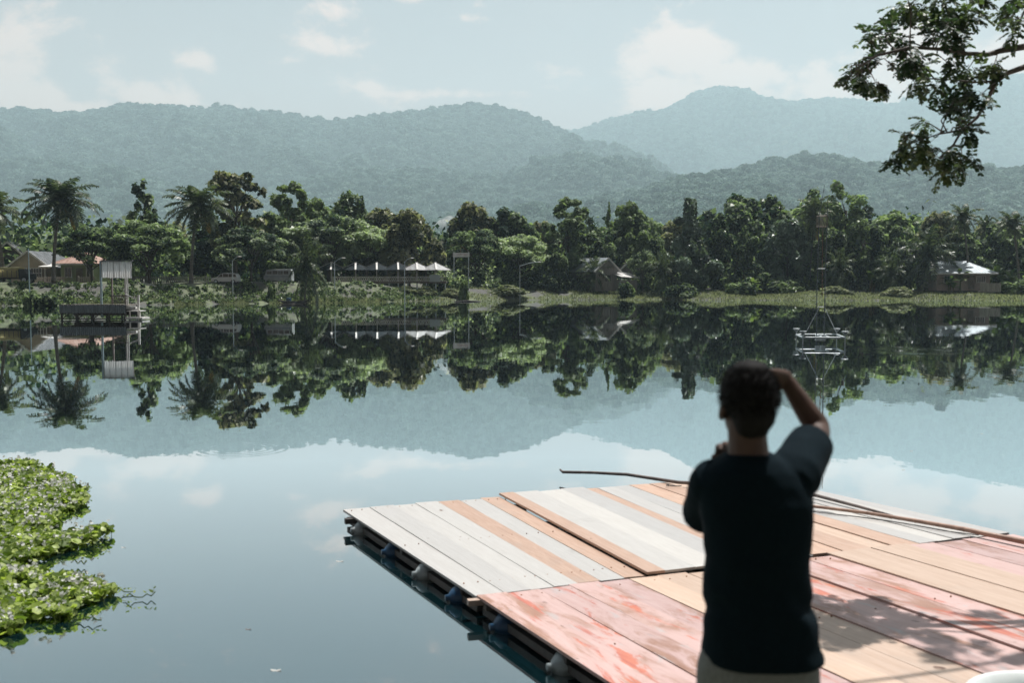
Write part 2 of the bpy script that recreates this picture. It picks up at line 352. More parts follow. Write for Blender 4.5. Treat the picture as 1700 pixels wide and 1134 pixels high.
def mk_umbrella(seed, mt):
    rng = np.random.default_rng(seed); B = []
    for i in range(46):
        a = i * 2.399; rr = 6.4 * math.sqrt((i + .5) / 46); z = 7.6 - .055 * rr * rr * rng.uniform(.6, 1.3) + rng.normal() * .35
        if rng.random() < .3: z -= 1.4
        B.append((rr * math.cos(a), rr * math.sin(a), z, rng.uniform(.9, 1.6), rng.uniform(.4, .75)))
    return lambda: tree_proto(seed, B, 10000, .36, mt, 3.4, .26, .9, 1.3, .5)
def mk_tall(seed, mt, leaf=.5):
    rng = np.random.default_rng(seed); B = []
    for i in range(44):
        f_ = i / 43; rr = 4.9 * (1 - f_ ** 1.7 * .88) * rng.uniform(.3, 1.2) * (.75 + .35 * math.sin(f_ * 9 + seed)); a = i * 2.399
        B.append((rr * math.cos(a), rr * math.sin(a), 1.4 + f_ * 11.6, rng.uniform(.6, 1.4) * (1 - .55 * f_ ** 2), rng.uniform(.5, 1.1)))
    return lambda: tree_proto(seed, B, 9000, leaf, mt, 10, .2, .3, 1.5)
def mk_open(seed, mt):
    rng = np.random.default_rng(seed); B = []
    for i in range(64):
        z = rng.uniform(3, 13); rr = 4.2 * math.sin(math.pi * min(1, (z - 2.5) / 12.5)) ** .7 * rng.uniform(.3, 1.05); a = i * 2.399
        B.append((rr * math.cos(a), rr * math.sin(a), z, rng.uniform(.5, 1.1), rng.uniform(.35, .8)))
    return lambda: tree_proto(seed, B, 7000, .46, mt, 8, .24, .4, inner=.3)
def mk_spire(seed, mt):
    B = []; rng = np.random.default_rng(seed)
    for (x0, h_) in ((0, 12), (1.7, 9.5), (-1.5, 7.2), (2.9, 7), (-2.6, 5.8), (.8, 7)):
        for z in np.arange(2.0, h_, .42):
            B.append((x0 + rng.normal() * .42, rng.normal() * .8, z, rng.uniform(.35, .95) * (1.0 if z < h_ - 1.5 else .6), .7))
    return lambda: tree_proto(seed, B, 6500, .42, mt, 6, .2, inner=.1)
def mk_vine(seed, mt):
    rng = np.random.default_rng(seed); B = []
    for i in range(60):
        z = rng.uniform(.4, 9.2); rr = 3.1 * (1 - max(0, (z - 5) / 5) ** 2.2) ** .5 * rng.uniform(.75, 1.0); a = i * 2.399
        B.append((rr * math.cos(a), rr * math.sin(a), z, rng.uniform(.7, 1.0), rng.uniform(.7, 1.5)))
    return lambda: tree_proto(seed, B, 7500, .44, mt, 7, .2, .6, 1.3, .75)
def mk_feather(seed, mt):
    rng = np.random.default_rng(seed); B = []
    for s_ in range(7):
        x0, y0, h_ = rng.uniform(-2.6, 2.6), rng.uniform(-2, 2), rng.uniform(9, 13)
        for z in np.arange(3, h_, .8):
            B.append((x0 * (.6 + z / 20) + rng.normal() * .5, y0 + rng.normal() * .5, z, rng.uniform(.4, 1.5) * (1 if z < h_ - 2 else .6), .6))
    return lambda: tree_proto(seed, B, 8000, .36, mt, 9, .14, .5)
def mk_bush(seed, mt, leaf=.22):
    rng = np.random.default_rng(seed); B = []
    for i in range(14):
        a = i * 2.399; rr = 1.1 * math.sqrt((i + .5) / 14)
        B.append((rr * math.cos(a), rr * math.sin(a), rng.uniform(.35, 1.35) * (1 - .25 * rr), rng.uniform(.35, .6), rng.uniform(.35, .6)))
    return lambda: tree_proto(seed, B, 1500, leaf, mt, .6, .06, .5)
def palm_proto(seed, hgt=11, nf=38, fl=4.6, lean=.8, mt=None, droop=1.0):
    rng = np.random.default_rng(seed); tb = MB(); cb = MB()
    top = np.array((lean, rng.normal() * .3, hgt))
    pts = [(lean * (k_ / 8) ** 1.8, top[1] * (k_ / 8) ** 2, -.5 + (hgt + .5) * k_ / 8) for k_ in range(9)]
    tb.tube(pts, [.30, .20, .17, .16, .15, .145, .14, .14, .15], 9)
    for k_ in range(int(hgt * 3)):                               # ring scars
        f_ = (k_ + 2) / (hgt * 3 + 2); z = hgt * f_; x = lean * ((z + .5) / (hgt + .5)) ** 1.8; y = top[1] * ((z + .5) / (hgt + .5)) ** 2
        tb.tube([(x, y, z - .02), (x, y, z + .02)], .172, 9)
    for i in range(nf):
        az = i * 2.399 + rng.normal() * .12; f_ = i / nf; e0 = R(88 - 150 * f_ ** 1.05) + rng.normal() * .08; L = fl * rng.uniform(.82, 1.05) * (1 if f_ > .12 else .75)
        p = top + np.array((0, 0, .1)); e = e0; hd = np.array((math.cos(az), math.sin(az), 0)); pts = [p]; nseg = 14
        for k_ in range(nseg):
            e -= (.03 + .11 * (k_ / nseg)) * droop * (.4 + math.cos(e) * .9) ; e = max(e, R(-82))
            p = p + (hd * math.cos(e) + np.array((0, 0, math.sin(e)))) * L / nseg; pts.append(p)
        cb.cur = float(rng.random() * .6); cb.tube(pts, list(np.linspace(.05, .012, nseg + 1)), 4, False)
        sidev = np.cross(hd, (0, 0, 1)); cb.cur = float(rng.random())
        yellow = f_ > .965
        for k_ in range(1, nseg * 3):
            q = k_ / 3; a0 = int(q); fr_ = q - a0
            if a0 >= nseg: break
            c = np.array(pts[a0]) * (1 - fr_) + np.array(pts[a0 + 1]) * fr_; tg = np.array(pts[a0 + 1]) - np.array(pts[a0]); tg /= np.linalg.norm(tg)
            ll = .95 * math.sin(math.pi * min(.97, .12 + q / nseg * .86)) ** .6 * fl / 4.3
            for sg in (-1, 1):
                d1 = sidev * sg * .8 + tg * .55 + np.array((0, 0, -.15 + rng.normal() * .3)); d1 /= np.linalg.norm(d1)
                d2 = d1 + np.array((0, 0, -.75)); d2 /= np.linalg.norm(d2)
                m1 = c + d1 * ll * .5; m2 = m1 + d2 * ll * .5; wv = tg * .07
                cb.cur = float(rng.random()); cb.cm = 1 if yellow else 0
                cb.add([c - wv * .5, c + wv * .5, m1 + wv, m1 - wv, m2], [(0, 1, 2, 3), (3, 2, 4)])
        cb.cm = 0
    nb = MB()
    for i in range(9):
        a = i * 2.4; nb.ball(top + np.array((math.cos(a) * .3, math.sin(a) * .3, -.25 - .1 * (i % 3))), (.13, .13, .16), 8, 6)
    return cb.mesh('crown', [mt or L_palm, L_dryfrond]), tb.mesh('trunk', M_palmbark, True), hgt + fl * .8, fl * 1.75, nb.mesh('coconut_cluster', M_coco, True)
L_dryfrond = leafmat('leaf_dry_frond', (.22, .13, .04), (.42, .28, .10), .3, .6, .2)
M_coco = mat('coconut', (.16, .15, .05), (.22, .12, .04), 6, .6)
def banana_proto(seed):
    rng = np.random.default_rng(seed); tb = MB(); cb = MB()
    for s_ in range(3):
        b0 = np.array((rng.normal() * .5 * (s_ > 0), rng.normal() * .5 * (s_ > 0), 0)); h_ = 1.9 - .4 * s_
        tb.tube([b0 - (0, 0, .3), b0 + (0, 0, h_ * .5), b0 + (0, 0, h_)], [.15, .12, .07], 8)
        for i in range(7):
            az = i * 2.399 + s_; e = R(80 - 9 * i) ; hd = np.array((math.cos(az), math.sin(az), 0)); sv = np.array((-math.sin(az), math.cos(az), 0))
            p = b0 + (0, 0, h_ * .95); L = rng.uniform(1.7, 2.3) * (1 - .15 * s_); pts = []
            cb.cur = float(rng.random()); ns = 8; row = []
            for k_ in range(ns + 1):
                wd = .32 * math.sin(math.pi * min(1, .06 + k_ / ns * .92)) ** .5 if k_ > 0 else .03
                upv = np.cross(hd * math.cos(e) + np.array((0, 0, math.sin(e))), sv)
                row += [p - sv * wd - upv * (-.12 * wd / .32), p, p + sv * wd - upv * (-.12 * wd / .32)]
                e -= .06 + .17 * k_ / ns; p = p + (hd * math.cos(e) + np.array((0, 0, math.sin(e)))) * L / ns
            cb.add(row, [(3 * k_ + j, 3 * k_ + j + 1, 3 * k_ + j + 4, 3 * k_ + j + 3) for k_ in range(ns) for j in (0, 1)])
    return cb.mesh('leaf_crown', [L_banana], True), tb.mesh('stem', M_banstem, True), 3.6, 3.2
L_banana = leafmat('leaf_banana', (.045, .085, .025), (.15, .20, .065), .4, .3, .6)
M_banstem = mat('banana_stem', (.16, .15, .07), (.10, .08, .04), 4, .8)
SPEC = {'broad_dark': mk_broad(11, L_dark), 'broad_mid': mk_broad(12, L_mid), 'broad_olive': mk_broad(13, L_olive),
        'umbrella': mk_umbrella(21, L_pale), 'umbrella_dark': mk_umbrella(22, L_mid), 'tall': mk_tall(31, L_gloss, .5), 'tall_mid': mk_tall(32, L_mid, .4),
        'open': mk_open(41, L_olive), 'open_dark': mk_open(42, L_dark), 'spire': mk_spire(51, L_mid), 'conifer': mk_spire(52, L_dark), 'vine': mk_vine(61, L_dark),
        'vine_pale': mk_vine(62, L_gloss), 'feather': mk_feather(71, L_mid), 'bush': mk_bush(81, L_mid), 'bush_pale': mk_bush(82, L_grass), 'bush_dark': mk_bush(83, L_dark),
        'palm': lambda: palm_proto(91), 'palm_b': lambda: palm_proto(92, 10, 26, 4.0, -.6), 'palm_low': lambda: palm_proto(93, 3.2, 22, 4.2, .7, droop=.85), 'palm_tall': lambda: palm_proto(94, 12.5, 24, 3.6, -1.1),
        'banana': lambda: banana_proto(95)}
TREES = []
rngP = random.Random(5)
def plant(kind, name, cx, top, Y, wpx, label, cat, group=None, base=None):
    if cx < 540 and cat != 'shrub' and Y < 170: Y = Y - 7 - 7 * (1 - cx / 540)
    """kind, photo column of the crown, photo row of the top, distance, width in photo pixels"""
    if kind not in PROTO: PROTO[kind] = SPEC[kind]()
    pr = PROTO[kind]; x, _, zt = W(cx, top, Y); g = ground_z(x, Y) if base is None else base
    sx = wpx / F * Y / pr[3]; sz = (zt - g) / pr[2]
    if kind[:4] in ('broa', 'open', 'tall', 'feat', 'vine'): sx = max(sx, sz / 1.22)
    r = empty(name, (x, Y, g - .05), label, cat, group, 0 if kind.startswith('palm') else rngP.uniform(0, 6.28))
    r.scale = (sx, sx, sz)
    for me_ in [pr[0], pr[1]] + ([pr[4]] if len(pr) > 4 else []):
        c = bpy.data.objects.new(me_.name.split('.')[0], me_); COL.objects.link(c); c.parent = r
    return r
# ---------------------------------------------------------------- trees along the far shore
GP, GB, GU, GN = 'coconut palms on the far shore', 'broadleaf trees on the far shore', 'spreading umbrella trees on the far shore', 'banana plants on the far shore'
GS = 'shrubs along the far waterline'
TR = [  # kind, name, cx, top, Y, width px, label, category, group
 ('palm_b', 'coconut_palm', 2, 308, 136, 120, 'coconut palm at the left edge of the photo above the dark-roofed house', 'palm', GP),
 ('palm', 'coconut_palm', 84, 288, 133, 138, 'tallest coconut palm on the left, its crown above the cream house', 'palm', GP),
 ('palm', 'coconut_palm', 314, 300, 134, 128, 'coconut palm standing left of the tall open tree, fronds drooping over the dark shade', 'palm', GP),
 ('umbrella_dark', 'umbrella_tree', 150, 374, 139, 128, 'low spreading tree between the cream and green houses', 'tree', GU),
 ('umbrella_dark', 'umbrella_tree', 245, 366, 140, 150, 'broad dark-green spreading tree behind the white corrugated board', 'tree', GU),
 ('spire', 'spiky_tree', 240, 296, 150, 92, 'spiky tree with thin leafy columns rising left of the drooping palm', 'tree', GB),
 ('broad_mid', 'broadleaf_tree', 205, 372, 158, 90, 'mid green tree top behind the spiky tree on the left', 'tree', GB),
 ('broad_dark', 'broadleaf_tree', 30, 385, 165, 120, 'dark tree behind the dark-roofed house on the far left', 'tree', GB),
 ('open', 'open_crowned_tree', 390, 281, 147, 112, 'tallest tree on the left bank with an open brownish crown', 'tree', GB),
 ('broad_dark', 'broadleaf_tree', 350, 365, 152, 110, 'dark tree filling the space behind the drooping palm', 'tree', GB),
 ('umbrella', 'umbrella_tree', 415, 374, 137, 128, 'pale spreading tree shading the white car', 'tree', GU),
 ('broad_mid', 'broadleaf_tree', 455, 352, 152, 90, 'mid green tree behind the pale tree over the white car', 'tree', GB),
 ('open_dark', 'open_crowned_tree', 488, 304, 156, 84, 'dark tree with a clumped flat top right of the tallest left-bank tree', 'tree', GB),
 ('broad_dark', 'broadleaf_tree', 525, 330, 160, 80, 'dark rounded tree above the pale umbrella tree', 'tree', GB),
 ('umbrella', 'umbrella_tree', 545, 352, 146, 165, 'widest pale umbrella tree above the left end of the pavilion', 'tree', GU),
 ('umbrella', 'umbrella_tree', 608, 366, 149, 110, 'pale umbrella tree reaching over the middle canopies of the pavilion', 'tree', GU),
 ('broad_dark', 'broadleaf_tree', 573, 318, 168, 58, 'dark pointed tree top behind the widest umbrella tree', 'tree', GB),
 ('conifer', 'spiky_tree', 603, 322, 165, 48, 'reddish dark tree with upright spikes above the pavilion', 'tree', GB),
 ('broad_olive', 'broadleaf_tree', 634, 345, 160, 56, 'small olive tree top left of the round brownish tree', 'tree', GB),
 ('broad_olive', 'broadleaf_tree', 678, 348, 147, 88, 'round brownish-olive tree right above the pavilion canopies', 'tree', GB),
 ('palm_low', 'leaning_palm', 503, 380, 128, 78, 'small leaning palm at the water beside the white minibus', 'palm', GP),
 ('broad_dark', 'broadleaf_tree', 470, 385, 150, 100, 'shady dark tree behind the white minibus', 'tree', GB),
 ('broad_mid', 'broadleaf_tree', 725, 395, 165, 70, 'small tree behind the lattice mast near the smoke', 'tree', GB),
 ('broad_olive', 'broadleaf_tree', 785, 337, 165, 74, 'olive-topped round tree behind the white sign board', 'tree', GB),
 ('broad_mid', 'broadleaf_tree', 850, 345, 165, 54, 'small round tree top left of the tallest centre tree', 'tree', GB),
 ('umbrella_dark', 'umbrella_tree', 790, 380, 152, 110, 'spreading tree right above the white sign board', 'tree', GU),
 ('umbrella', 'umbrella_tree', 865, 388, 154, 130, 'pale spreading tree over the middle of the far shore', 'tree', GU),
 ('open_dark', 'tall_tree', 943, 326, 152, 78, 'tall tree with a yellowish flank in the centre of the shore', 'tree', GB),
 ('broad_dark', 'broadleaf_tree', 923, 405, 148, 60, 'dark round tree at the foot of the tallest centre tree', 'tree', GB),
 ('feather', 'feathery_tree', 987, 360, 162, 58, 'pale feathery tree between the two dark centre trees', 'tree', GB),
 ('conifer', 'conifer', 1010, 333, 166, 34, 'narrow dark conifer left of the broad dark tree', 'tree', GB),
 ('broad_dark', 'broadleaf_tree', 1046, 336, 160, 84, 'broad dark tree behind the grey timber house', 'tree', GB),
 ('broad_mid', 'broadleaf_tree', 1000, 390, 156, 60, 'mid green tree behind the roof of the grey timber house', 'tree', GB),
 ('vine', 'vine_covered_tree', 1079, 383, 156, 40, 'small domed dark tree left of the glossy-leaved tree', 'tree', GB),
 ('umbrella', 'umbrella_tree', 1068, 412, 150, 56, 'small pale flat-topped tree right of the grey timber house', 'tree', GU),
 ('palm_low', 'low_palm', 981, 420, 147, 62, 'low palm in front of the grey timber house', 'palm', GP),
 ('palm_low', 'low_palm', 1094, 408, 146, 60, 'low palm at the left foot of the glossy-leaved tree', 'palm', GP),
 ('tall', 'glossy_leaved_tree', 1146, 328, 149, 92, 'tall dark tree with large glossy leaves in the centre right', 'tree', GB),
 ('tall_mid', 'tall_tree', 1196, 352, 151, 68, 'tree pressed against the right side of the glossy-leaved tree', 'tree', GB),
 ('tall_mid', 'tall_tree', 1238, 374, 147, 72, 'yellow-green tree reaching down to the water, right of the glossy-leaved tree', 'tree', GB),
 ('broad_mid', 'broadleaf_tree', 1228, 322, 164, 76, 'round tree top behind the yellow-green tree', 'tree', GB),
 ('broad_dark', 'broadleaf_tree', 1284, 325, 166, 60, 'dark round tree top left of the high palm', 'tree', GB),
 ('vine_pale', 'vine_covered_tree', 1308, 360, 152, 62, 'silvery vine-covered tree left of the floating mast', 'tree', GB),
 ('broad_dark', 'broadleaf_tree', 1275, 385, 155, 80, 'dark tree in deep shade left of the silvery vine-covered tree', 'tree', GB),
 ('palm', 'coconut_palm', 1347, 318, 152, 66, 'high coconut palm behind the top of the floating mast', 'palm', GP),
 ('feather', 'feathery_tree', 1345, 312, 168, 60, 'light feathery tree behind the high palm', 'tree', GB),
 ('feather', 'feathery_tree', 1405, 300, 156, 92, 'tallest feathery tree on the right of the floating mast', 'tree', GB),
 ('vine', 'vine_covered_tree', 1384, 378, 150, 44, 'small vine-draped dome just right of the floating mast', 'tree', GB),
 ('vine', 'vine_covered_tree', 1437, 364, 149, 58, 'taller dark vine-draped dome below the tallest feathery tree', 'tree', GB),
 ('broad_mid', 'broadleaf_tree', 1479, 349, 158, 74, 'round tree right of the dark vine-draped dome', 'tree', GB),
 ('broad_dark', 'broadleaf_tree', 1340, 400, 156, 80, 'dark shaded tree behind the foot of the floating mast', 'tree', GB),
 ('broad_dark', 'broadleaf_tree', 1490, 395, 152, 70, 'dark shaded tree left of the big low palm', 'tree', GB),
 ('palm_low', 'low_palm', 1533, 364, 145, 118, 'big bushy palm reaching to the ground left of the white-roofed house', 'palm', GP),
 ('palm_low', 'low_palm', 1390, 405, 145, 60, 'small palm under the vine-draped dome', 'palm', GP),
 ('palm_low', 'low_palm', 1476, 418, 144, 64, 'small palm between the dark dome and the big bushy palm', 'palm', GP),
 ('broad_olive', 'broadleaf_tree', 1556, 352, 162, 58, 'olive tree top behind the big bushy palm', 'tree', GB),
 ('palm_tall', 'coconut_palm', 1612, 334, 146, 64, 'tall slim coconut palm standing over the white-roofed house', 'palm', GP),
 ('palm_b', 'coconut_palm', 1638, 350, 175, 40, 'distant small palm crown right of the tall slim palm', 'palm', GP),
 ('palm_b', 'coconut_palm', 1666, 354, 172, 44, 'distant palm crown second from the right edge', 'palm', GP),
 ('palm_tall', 'coconut_palm', 1696, 346, 145, 72, 'tall coconut palm at the right edge of the photo', 'palm', GP),
 ('broad_mid', 'broadleaf_tree', 1600, 385, 160, 80, 'tree behind the left part of the white roof', 'tree', GB),
 ('broad_mid', 'broadleaf_tree', 1660, 372, 160, 100, 'green tree mass behind the right part of the white roof', 'tree', GB),
 ('broad_dark', 'broadleaf_tree', 1720, 380, 156, 90, 'dark tree behind the palm at the right edge', 'tree', GB),
 ('banana', 'banana_plant', 1594, 440, 143, 40, 'banana plant with reddish bracts in front of the white-roofed house', 'banana plant', GN),
 ('banana', 'banana_plant', 1578, 452, 142, 30, 'shorter banana plant left of the one before the white-roofed house', 'banana plant', GN),
 ('banana', 'banana_plant', 1655, 432, 145, 44, 'banana plant at the right corner of the white-roofed house', 'banana plant', GN),
 ('banana', 'banana_plant', 1678, 440, 143, 36, 'banana plant near the right edge under the tall palm', 'banana plant', GN),
 ('banana', 'banana_plant', 1448, 440, 146, 34, 'banana plant in the shade left of the small palm', 'banana plant', GN),
 ('banana', 'banana_plant', 1250, 455, 143, 30, 'banana plant at the foot of the yellow-green tree', 'banana plant', GN),
 ('bush_dark', 'shrub', 770, 460, 137, 18, 'dark round shrub right of the pavilion', 'shrub', GS),
 ('bush', 'shrub', 1040, 466, 147, 30, 'grey-green shrub before the stilts of the timber house', 'shrub', GS),
 ('bush_pale', 'shrub', 676, 474, 138, 36, 'pale shrub under the right end of the pavilion', 'shrub', GS),
 ('bush_pale', 'shrub', 708, 474, 138, 40, 'second pale shrub under the pavilion, nearest the grey panel', 'shrub', GS),
 ('bush_pale', 'shrub', 748, 478, 138, 34, 'pale shrub between the pavilion and the dark round shrub', 'shrub', GS),
 ('bush_dark', 'shrub', 830, 458, 150, 60, 'dark shrub below the white sign board', 'shrub', GS),
 ('bush', 'shrub', 868, 450, 152, 60, 'mid green shrub mass left of the street lamp in the centre', 'shrub', GS),
 ('bush_dark', 'shrub', 905, 452, 151, 56, 'dark shrub right of the street lamp in the centre', 'shrub', GS),
 ('bush_pale', 'shrub', 840, 472, 144, 74, 'wide pale reed clump at the waterline in the centre', 'shrub', GS),
 ('bush_pale', 'shrub', 1386, 474, 146, 56, 'pale shrub clump on the grass right of the floating mast', 'shrub', GS),
 ('bush_pale', 'shrub', 1490, 475, 145, 60, 'pale shrub clump on the grass left of the big bushy palm', 'shrub', GS),
 ('bush', 'shrub', 75, 485, 110, 40, 'leafy shrub at the waterline below the cream house', 'shrub', GS),
 ('bush', 'shrub', 50, 482, 109, 24, 'shrub at the foot of the pale blue pole on the left', 'shrub', GS),
 ('bush', 'shrub', 450, 466, 122, 14, 'thin young shrub on the bank left of the leaning palm', 'shrub', GS),
 ('bush', 'shrub', 1230, 465, 147, 50, 'glossy shrub hanging over the water under the yellow-green tree', 'shrub', GS),
 ('bush_dark', 'shrub', 1130, 470, 146, 60, 'dark shrub at the foot of the glossy-leaved tree', 'shrub', GS),
 ('bush_dark', 'shrub', 1300, 462, 152, 70, 'dark shrub in the deep shade left of the mast', 'shrub', GS),
 ('bush', 'shrub', 1690, 462, 146, 60, 'shrub at the right edge of the photo under the tall palm', 'shrub', GS)] + [(k, 'broadleaf_tree', cx, tp, 176 + (i * 7) % 12, wd, lb, 'tree', 'background trees behind the far shore') for i, (k, cx, tp, wd, lb) in enumerate([
 ('broad_mid', 130, 374, 84, 'background treetop between the left palm and the spiky tree'), ('broad_olive', 286, 368, 74, 'background treetop between the spiky tree and the drooping palm'), ('broad_mid', 705, 392, 66, 'background treetop left of the smoke'),
 ('feather', 748, 376, 60, 'background tree just right of the smoke'), ('broad_mid', 820, 360, 62, 'background treetop between the two round trees behind the sign board'), ('broad_olive', 895, 368, 70, 'background treetop left of the tallest centre tree'),
 ('broad_mid', 965, 372, 60, 'background treetop right behind the tallest centre tree'), ('feather', 1025, 366, 76, 'background tree behind the dark conifer'), ('broad_mid', 1082, 362, 70, 'background treetop between the broad dark tree and the glossy-leaved tree'),
 ('broad_olive', 1120, 366, 70, 'background treetop left behind the glossy-leaved tree'), ('broad_mid', 1180, 350, 74, 'background treetop right behind the glossy-leaved tree'), ('feather', 1258, 336, 80, 'background tree above the yellow-green tree'),
 ('broad_mid', 1322, 340, 70, 'background treetop left behind the high palm'), ('broad_olive', 1372, 336, 64, 'background treetop between the high palm and the tallest feathery tree'), ('feather', 1452, 340, 80, 'background tree above the taller vine-draped dome'),
 ('broad_mid', 1510, 358, 66, 'background treetop left of the big bushy palm crown'), ('broad_mid', 1585, 366, 70, 'background treetop left of the tall slim palm'), ('broad_olive', 1640, 372, 70, 'background treetop under the distant small palm crown'), ('broad_mid', 1688, 374, 70, 'background treetop at the right edge of the photo')])]
for (k_, nm_, cx, top, Y, wp, lb, ct, gr) in TR: plant(k_, nm_, cx, top, Y + (4.5 if cx > 900 and ct != 'shrub' else 0), wp, lb, ct, gr)

# undergrowth between and behind the trees: nobody could count it
def cloud(name, n, pick, leaf, mt, seed, up=.5):
    rng = np.random.default_rng(seed); P = np.array([pick(rng) for _ in range(n)]); Nn = rng.normal(size=(n, 3)) + (0, -.2, up)
    o = bpy.data.objects.new(name, leaf_mesh(name, P, Nn, leaf, mt, rng, 1.4)); COL.objects.link(o); o['kind'] = 'stuff'; return o
def clumps(seed, n, x0, x1, y0, y1, rmin, rmax, zf=.8):
    r = random.Random(seed); out = []
    for _ in range(n):
        x = r.uniform(x0, x1); d = r.uniform(y0, y1); y = shoreY(x) + d
        rad = r.uniform(rmin, rmax); out.append((x, y, ground_z(x, y) + rad * r.uniform(.2, zf), rad))
    return out
def pick_from(C):
    def f_(rng):
        c = C[rng.integers(len(C))]; d = rng.normal(size=3); d /= np.linalg.norm(d); d *= rng.uniform(.4, 1.0) + abs(rng.normal()) * .22
        return (c[0] + d[0] * c[3], c[1] + d[1] * c[3], c[2] + d[2] * c[3] * .8)
    return f_
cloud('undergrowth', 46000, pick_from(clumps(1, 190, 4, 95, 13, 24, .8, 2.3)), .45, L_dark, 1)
cloud('hedge_growth', 40000, pick_from(clumps(2, 150, -12, 26, 8.5, 22, .7, 2.2)), .36, L_pale, 2)
cloud('bank_growth', 42000, pick_from(clumps(3, 700, -75, -10, .6, 6.5, .12, .5, .5)), .16, L_dark, 3)
cloud('bank_weeds', 16000, pick_from(clumps(5, 500, -75, -10, .2, 4, .12, .45, .5)), .13, L_mid, 5)
cloud('far_wood', 120000, pick_from(clumps(4, 520, -130, 160, 34, 85, 3.0, 6.5, 1.35)), .75, L_mid, 4)
# grass: tufts of upright blades
def grass(name, pts, hmin, hmax, mt, seed, wd=.05):
    rng = np.random.default_rng(seed); n = len(pts); P = np.array(pts); az = rng.uniform(0, 6.28, n); h_ = rng.uniform(hmin, hmax, n)
    sx = np.stack([np.cos(az), np.sin(az), np.zeros(n)], 1) * wd; ln = rng.normal(size=(n, 3)) * .3 * h_[:, None]; ln[:, 2] = h_
    v = np.stack([P - sx, P + sx, P + ln * .6 + sx * .7 , P + ln], 1).reshape(-1, 3)
    me = bpy.data.meshes.new(name); me.vertices.add(4 * n); me.vertices.foreach_set('co', v.astype('f').ravel())
    me.loops.add(4 * n); me.loops.foreach_set('vertex_index', np.arange(4 * n, dtype='i')); me.polygons.add(n); me.polygons.foreach_set('loop_start', np.arange(0, 4 * n, 4, dtype='i'))
    me.materials.append(mt); at = me.attributes.new('lv', 'FLOAT', 'FACE'); at.data.foreach_set('value', rng.random(n).astype('f')); me.update(calc_edges=True)
    o = bpy.data.objects.new(name, me); COL.objects.link(o); o['kind'] = 'stuff'; return o
r = random.Random(9); gp = []
while len(gp) < 75000:
    x = r.uniform(-80, 100); lim = 11 if x > 10 else (12 if x > -16 else 2.6)
    d = r.uniform(-.3, 1) ** 1 * lim
    y = shoreY(x) + d
    if mnoise.noise(Vector((x * .25, y * .25, 2))) + .35 * (x > 10) < -.12: continue
    gp.append((x, y, ground_z(x, y) - .03))
grass('shore_grass', gp, .10, .36, L_grass, 1, .06)

# ---------------------------------------------------------------- hills
def prof(pts, px):
    return float(np.interp(px, [p[0] for p in pts], [p[1] for p in pts]))
def fb(x, y, z, o=4):
    return mnoise.fractal(Vector((x, y, z)), 1.0, 2.0, o)
M_hill = mat('hill_forest_floor', (.03, .05, .028), (.05, .065, .035), .02, .95)
def hill(name, ridge, Yr, Yf, base, seed, amp, npx=8, ny=60, ridged=1.):
    """ridge: photo columns/rows of the skyline at distance Yr; slopes run down to Yf"""
    xs = np.arange(-700, 2401, npx); v = []; tt = np.linspace(0, 1.25, ny)
    def pt(px, t_):
        Yc = Yf + (Yr - Yf) * t_
        top = CH + (467 - prof(ridge, px)) / F * Yr
        s_ = min(1, t_); pz = base + (top - base) * (s_ ** 1.12) if t_ <= 1 else top - (top - base) * (t_ - 1) * 1.6
        u = (px - 850) / F
        gz = 1 - abs(fb(u * 4.2 + seed + .4 * t_, t_ * .7 * ridged, seed, 4)) * 2
        env = math.sin(math.pi * min(1, t_)) ** .8 if t_ < 1 else 0
        return (u * Yc, Yc, pz + env * amp * gz + env * amp * .4 * fb(u * 14, t_ * 4, seed + 5, 3))
    for t_ in tt:
        for px in xs: v.append(pt(px, t_))
    nx = len(xs); f = [(j * nx + i, j * nx + i + 1, (j + 1) * nx + i + 1, (j + 1) * nx + i) for j in range(ny - 1) for i in range(nx - 1)]
    me = bpy.data.meshes.new(name); me.from_pydata(v, [], f); me.materials.append(M_hill); me.polygons.foreach_set('use_smooth', [True] * len(f))
    o = bpy.data.objects.new(name, me); COL.objects.link(o); o['kind'] = 'structure'
    return pt
R1 = [(-700, 230), (-300, 200), (-100, 190), (0, 192), (50, 197), (100, 203), (150, 199), (200, 193), (250, 190), (290, 186), (340, 190), (370, 185), (420, 193), (470, 197), (520, 203), (560, 211), (600, 203), (650, 201), (700, 198),
      (740, 189), (780, 182), (820, 186), (860, 193), (890, 204), (920, 221), (950, 236), (1000, 262), (1060, 290), (1150, 330), (1300, 420), (2400, 470)]
R2 = [(-700, 420), (600, 330), (850, 245), (930, 229), (960, 223), (1000, 213), (1040, 205), (1080, 198), (1100, 191), (1130, 173), (1160, 161), (1190, 155), (1220, 157), (1240, 161), (1260, 173), (1290, 179), (1320, 181), (1360, 175),
      (1400, 173), (1440, 179), (1480, 181), (1520, 166), (1560, 156), (1600, 149), (1650, 141), (1700, 131), (1800, 120), (2100, 150), (2400, 180)]
R3 = [(-700, 250), (-100, 270), (0, 277), (100, 280), (200, 293), (300, 318), (400, 335), (480, 322), (520, 306), (560, 297), (600, 293), (650, 294), (690, 290), (740, 299), (800, 297), (850, 291), (900, 273), (950, 264), (1000, 270), (1050, 277),
      (1100, 292), (1160, 315), (1300, 370), (1700, 420), (2400, 450)]
R4 = [(-700, 380), (0, 420), (800, 400), (900, 372), (1000, 345), (1100, 325), (1150, 312), (1180, 308), (1230, 293), (1280, 279), (1330, 271), (1380, 275), (1420, 287), (1480, 291), (1520, 286), (1560, 283), (1600, 287), (1650, 293), (1700, 295), (1900, 270), (2400, 300)]
H = [hill('far_mountain', R2, 7800, 5600, 90, 3.3, 270), hill('ridge_hill', R1, 5300, 3400, 60, 7.7, 190), hill('middle_hill', R3, 3600, 2500, 35, 1.9, 75), hill('front_hill', R4, 2700, 1400, 10, 5.1, 60)]
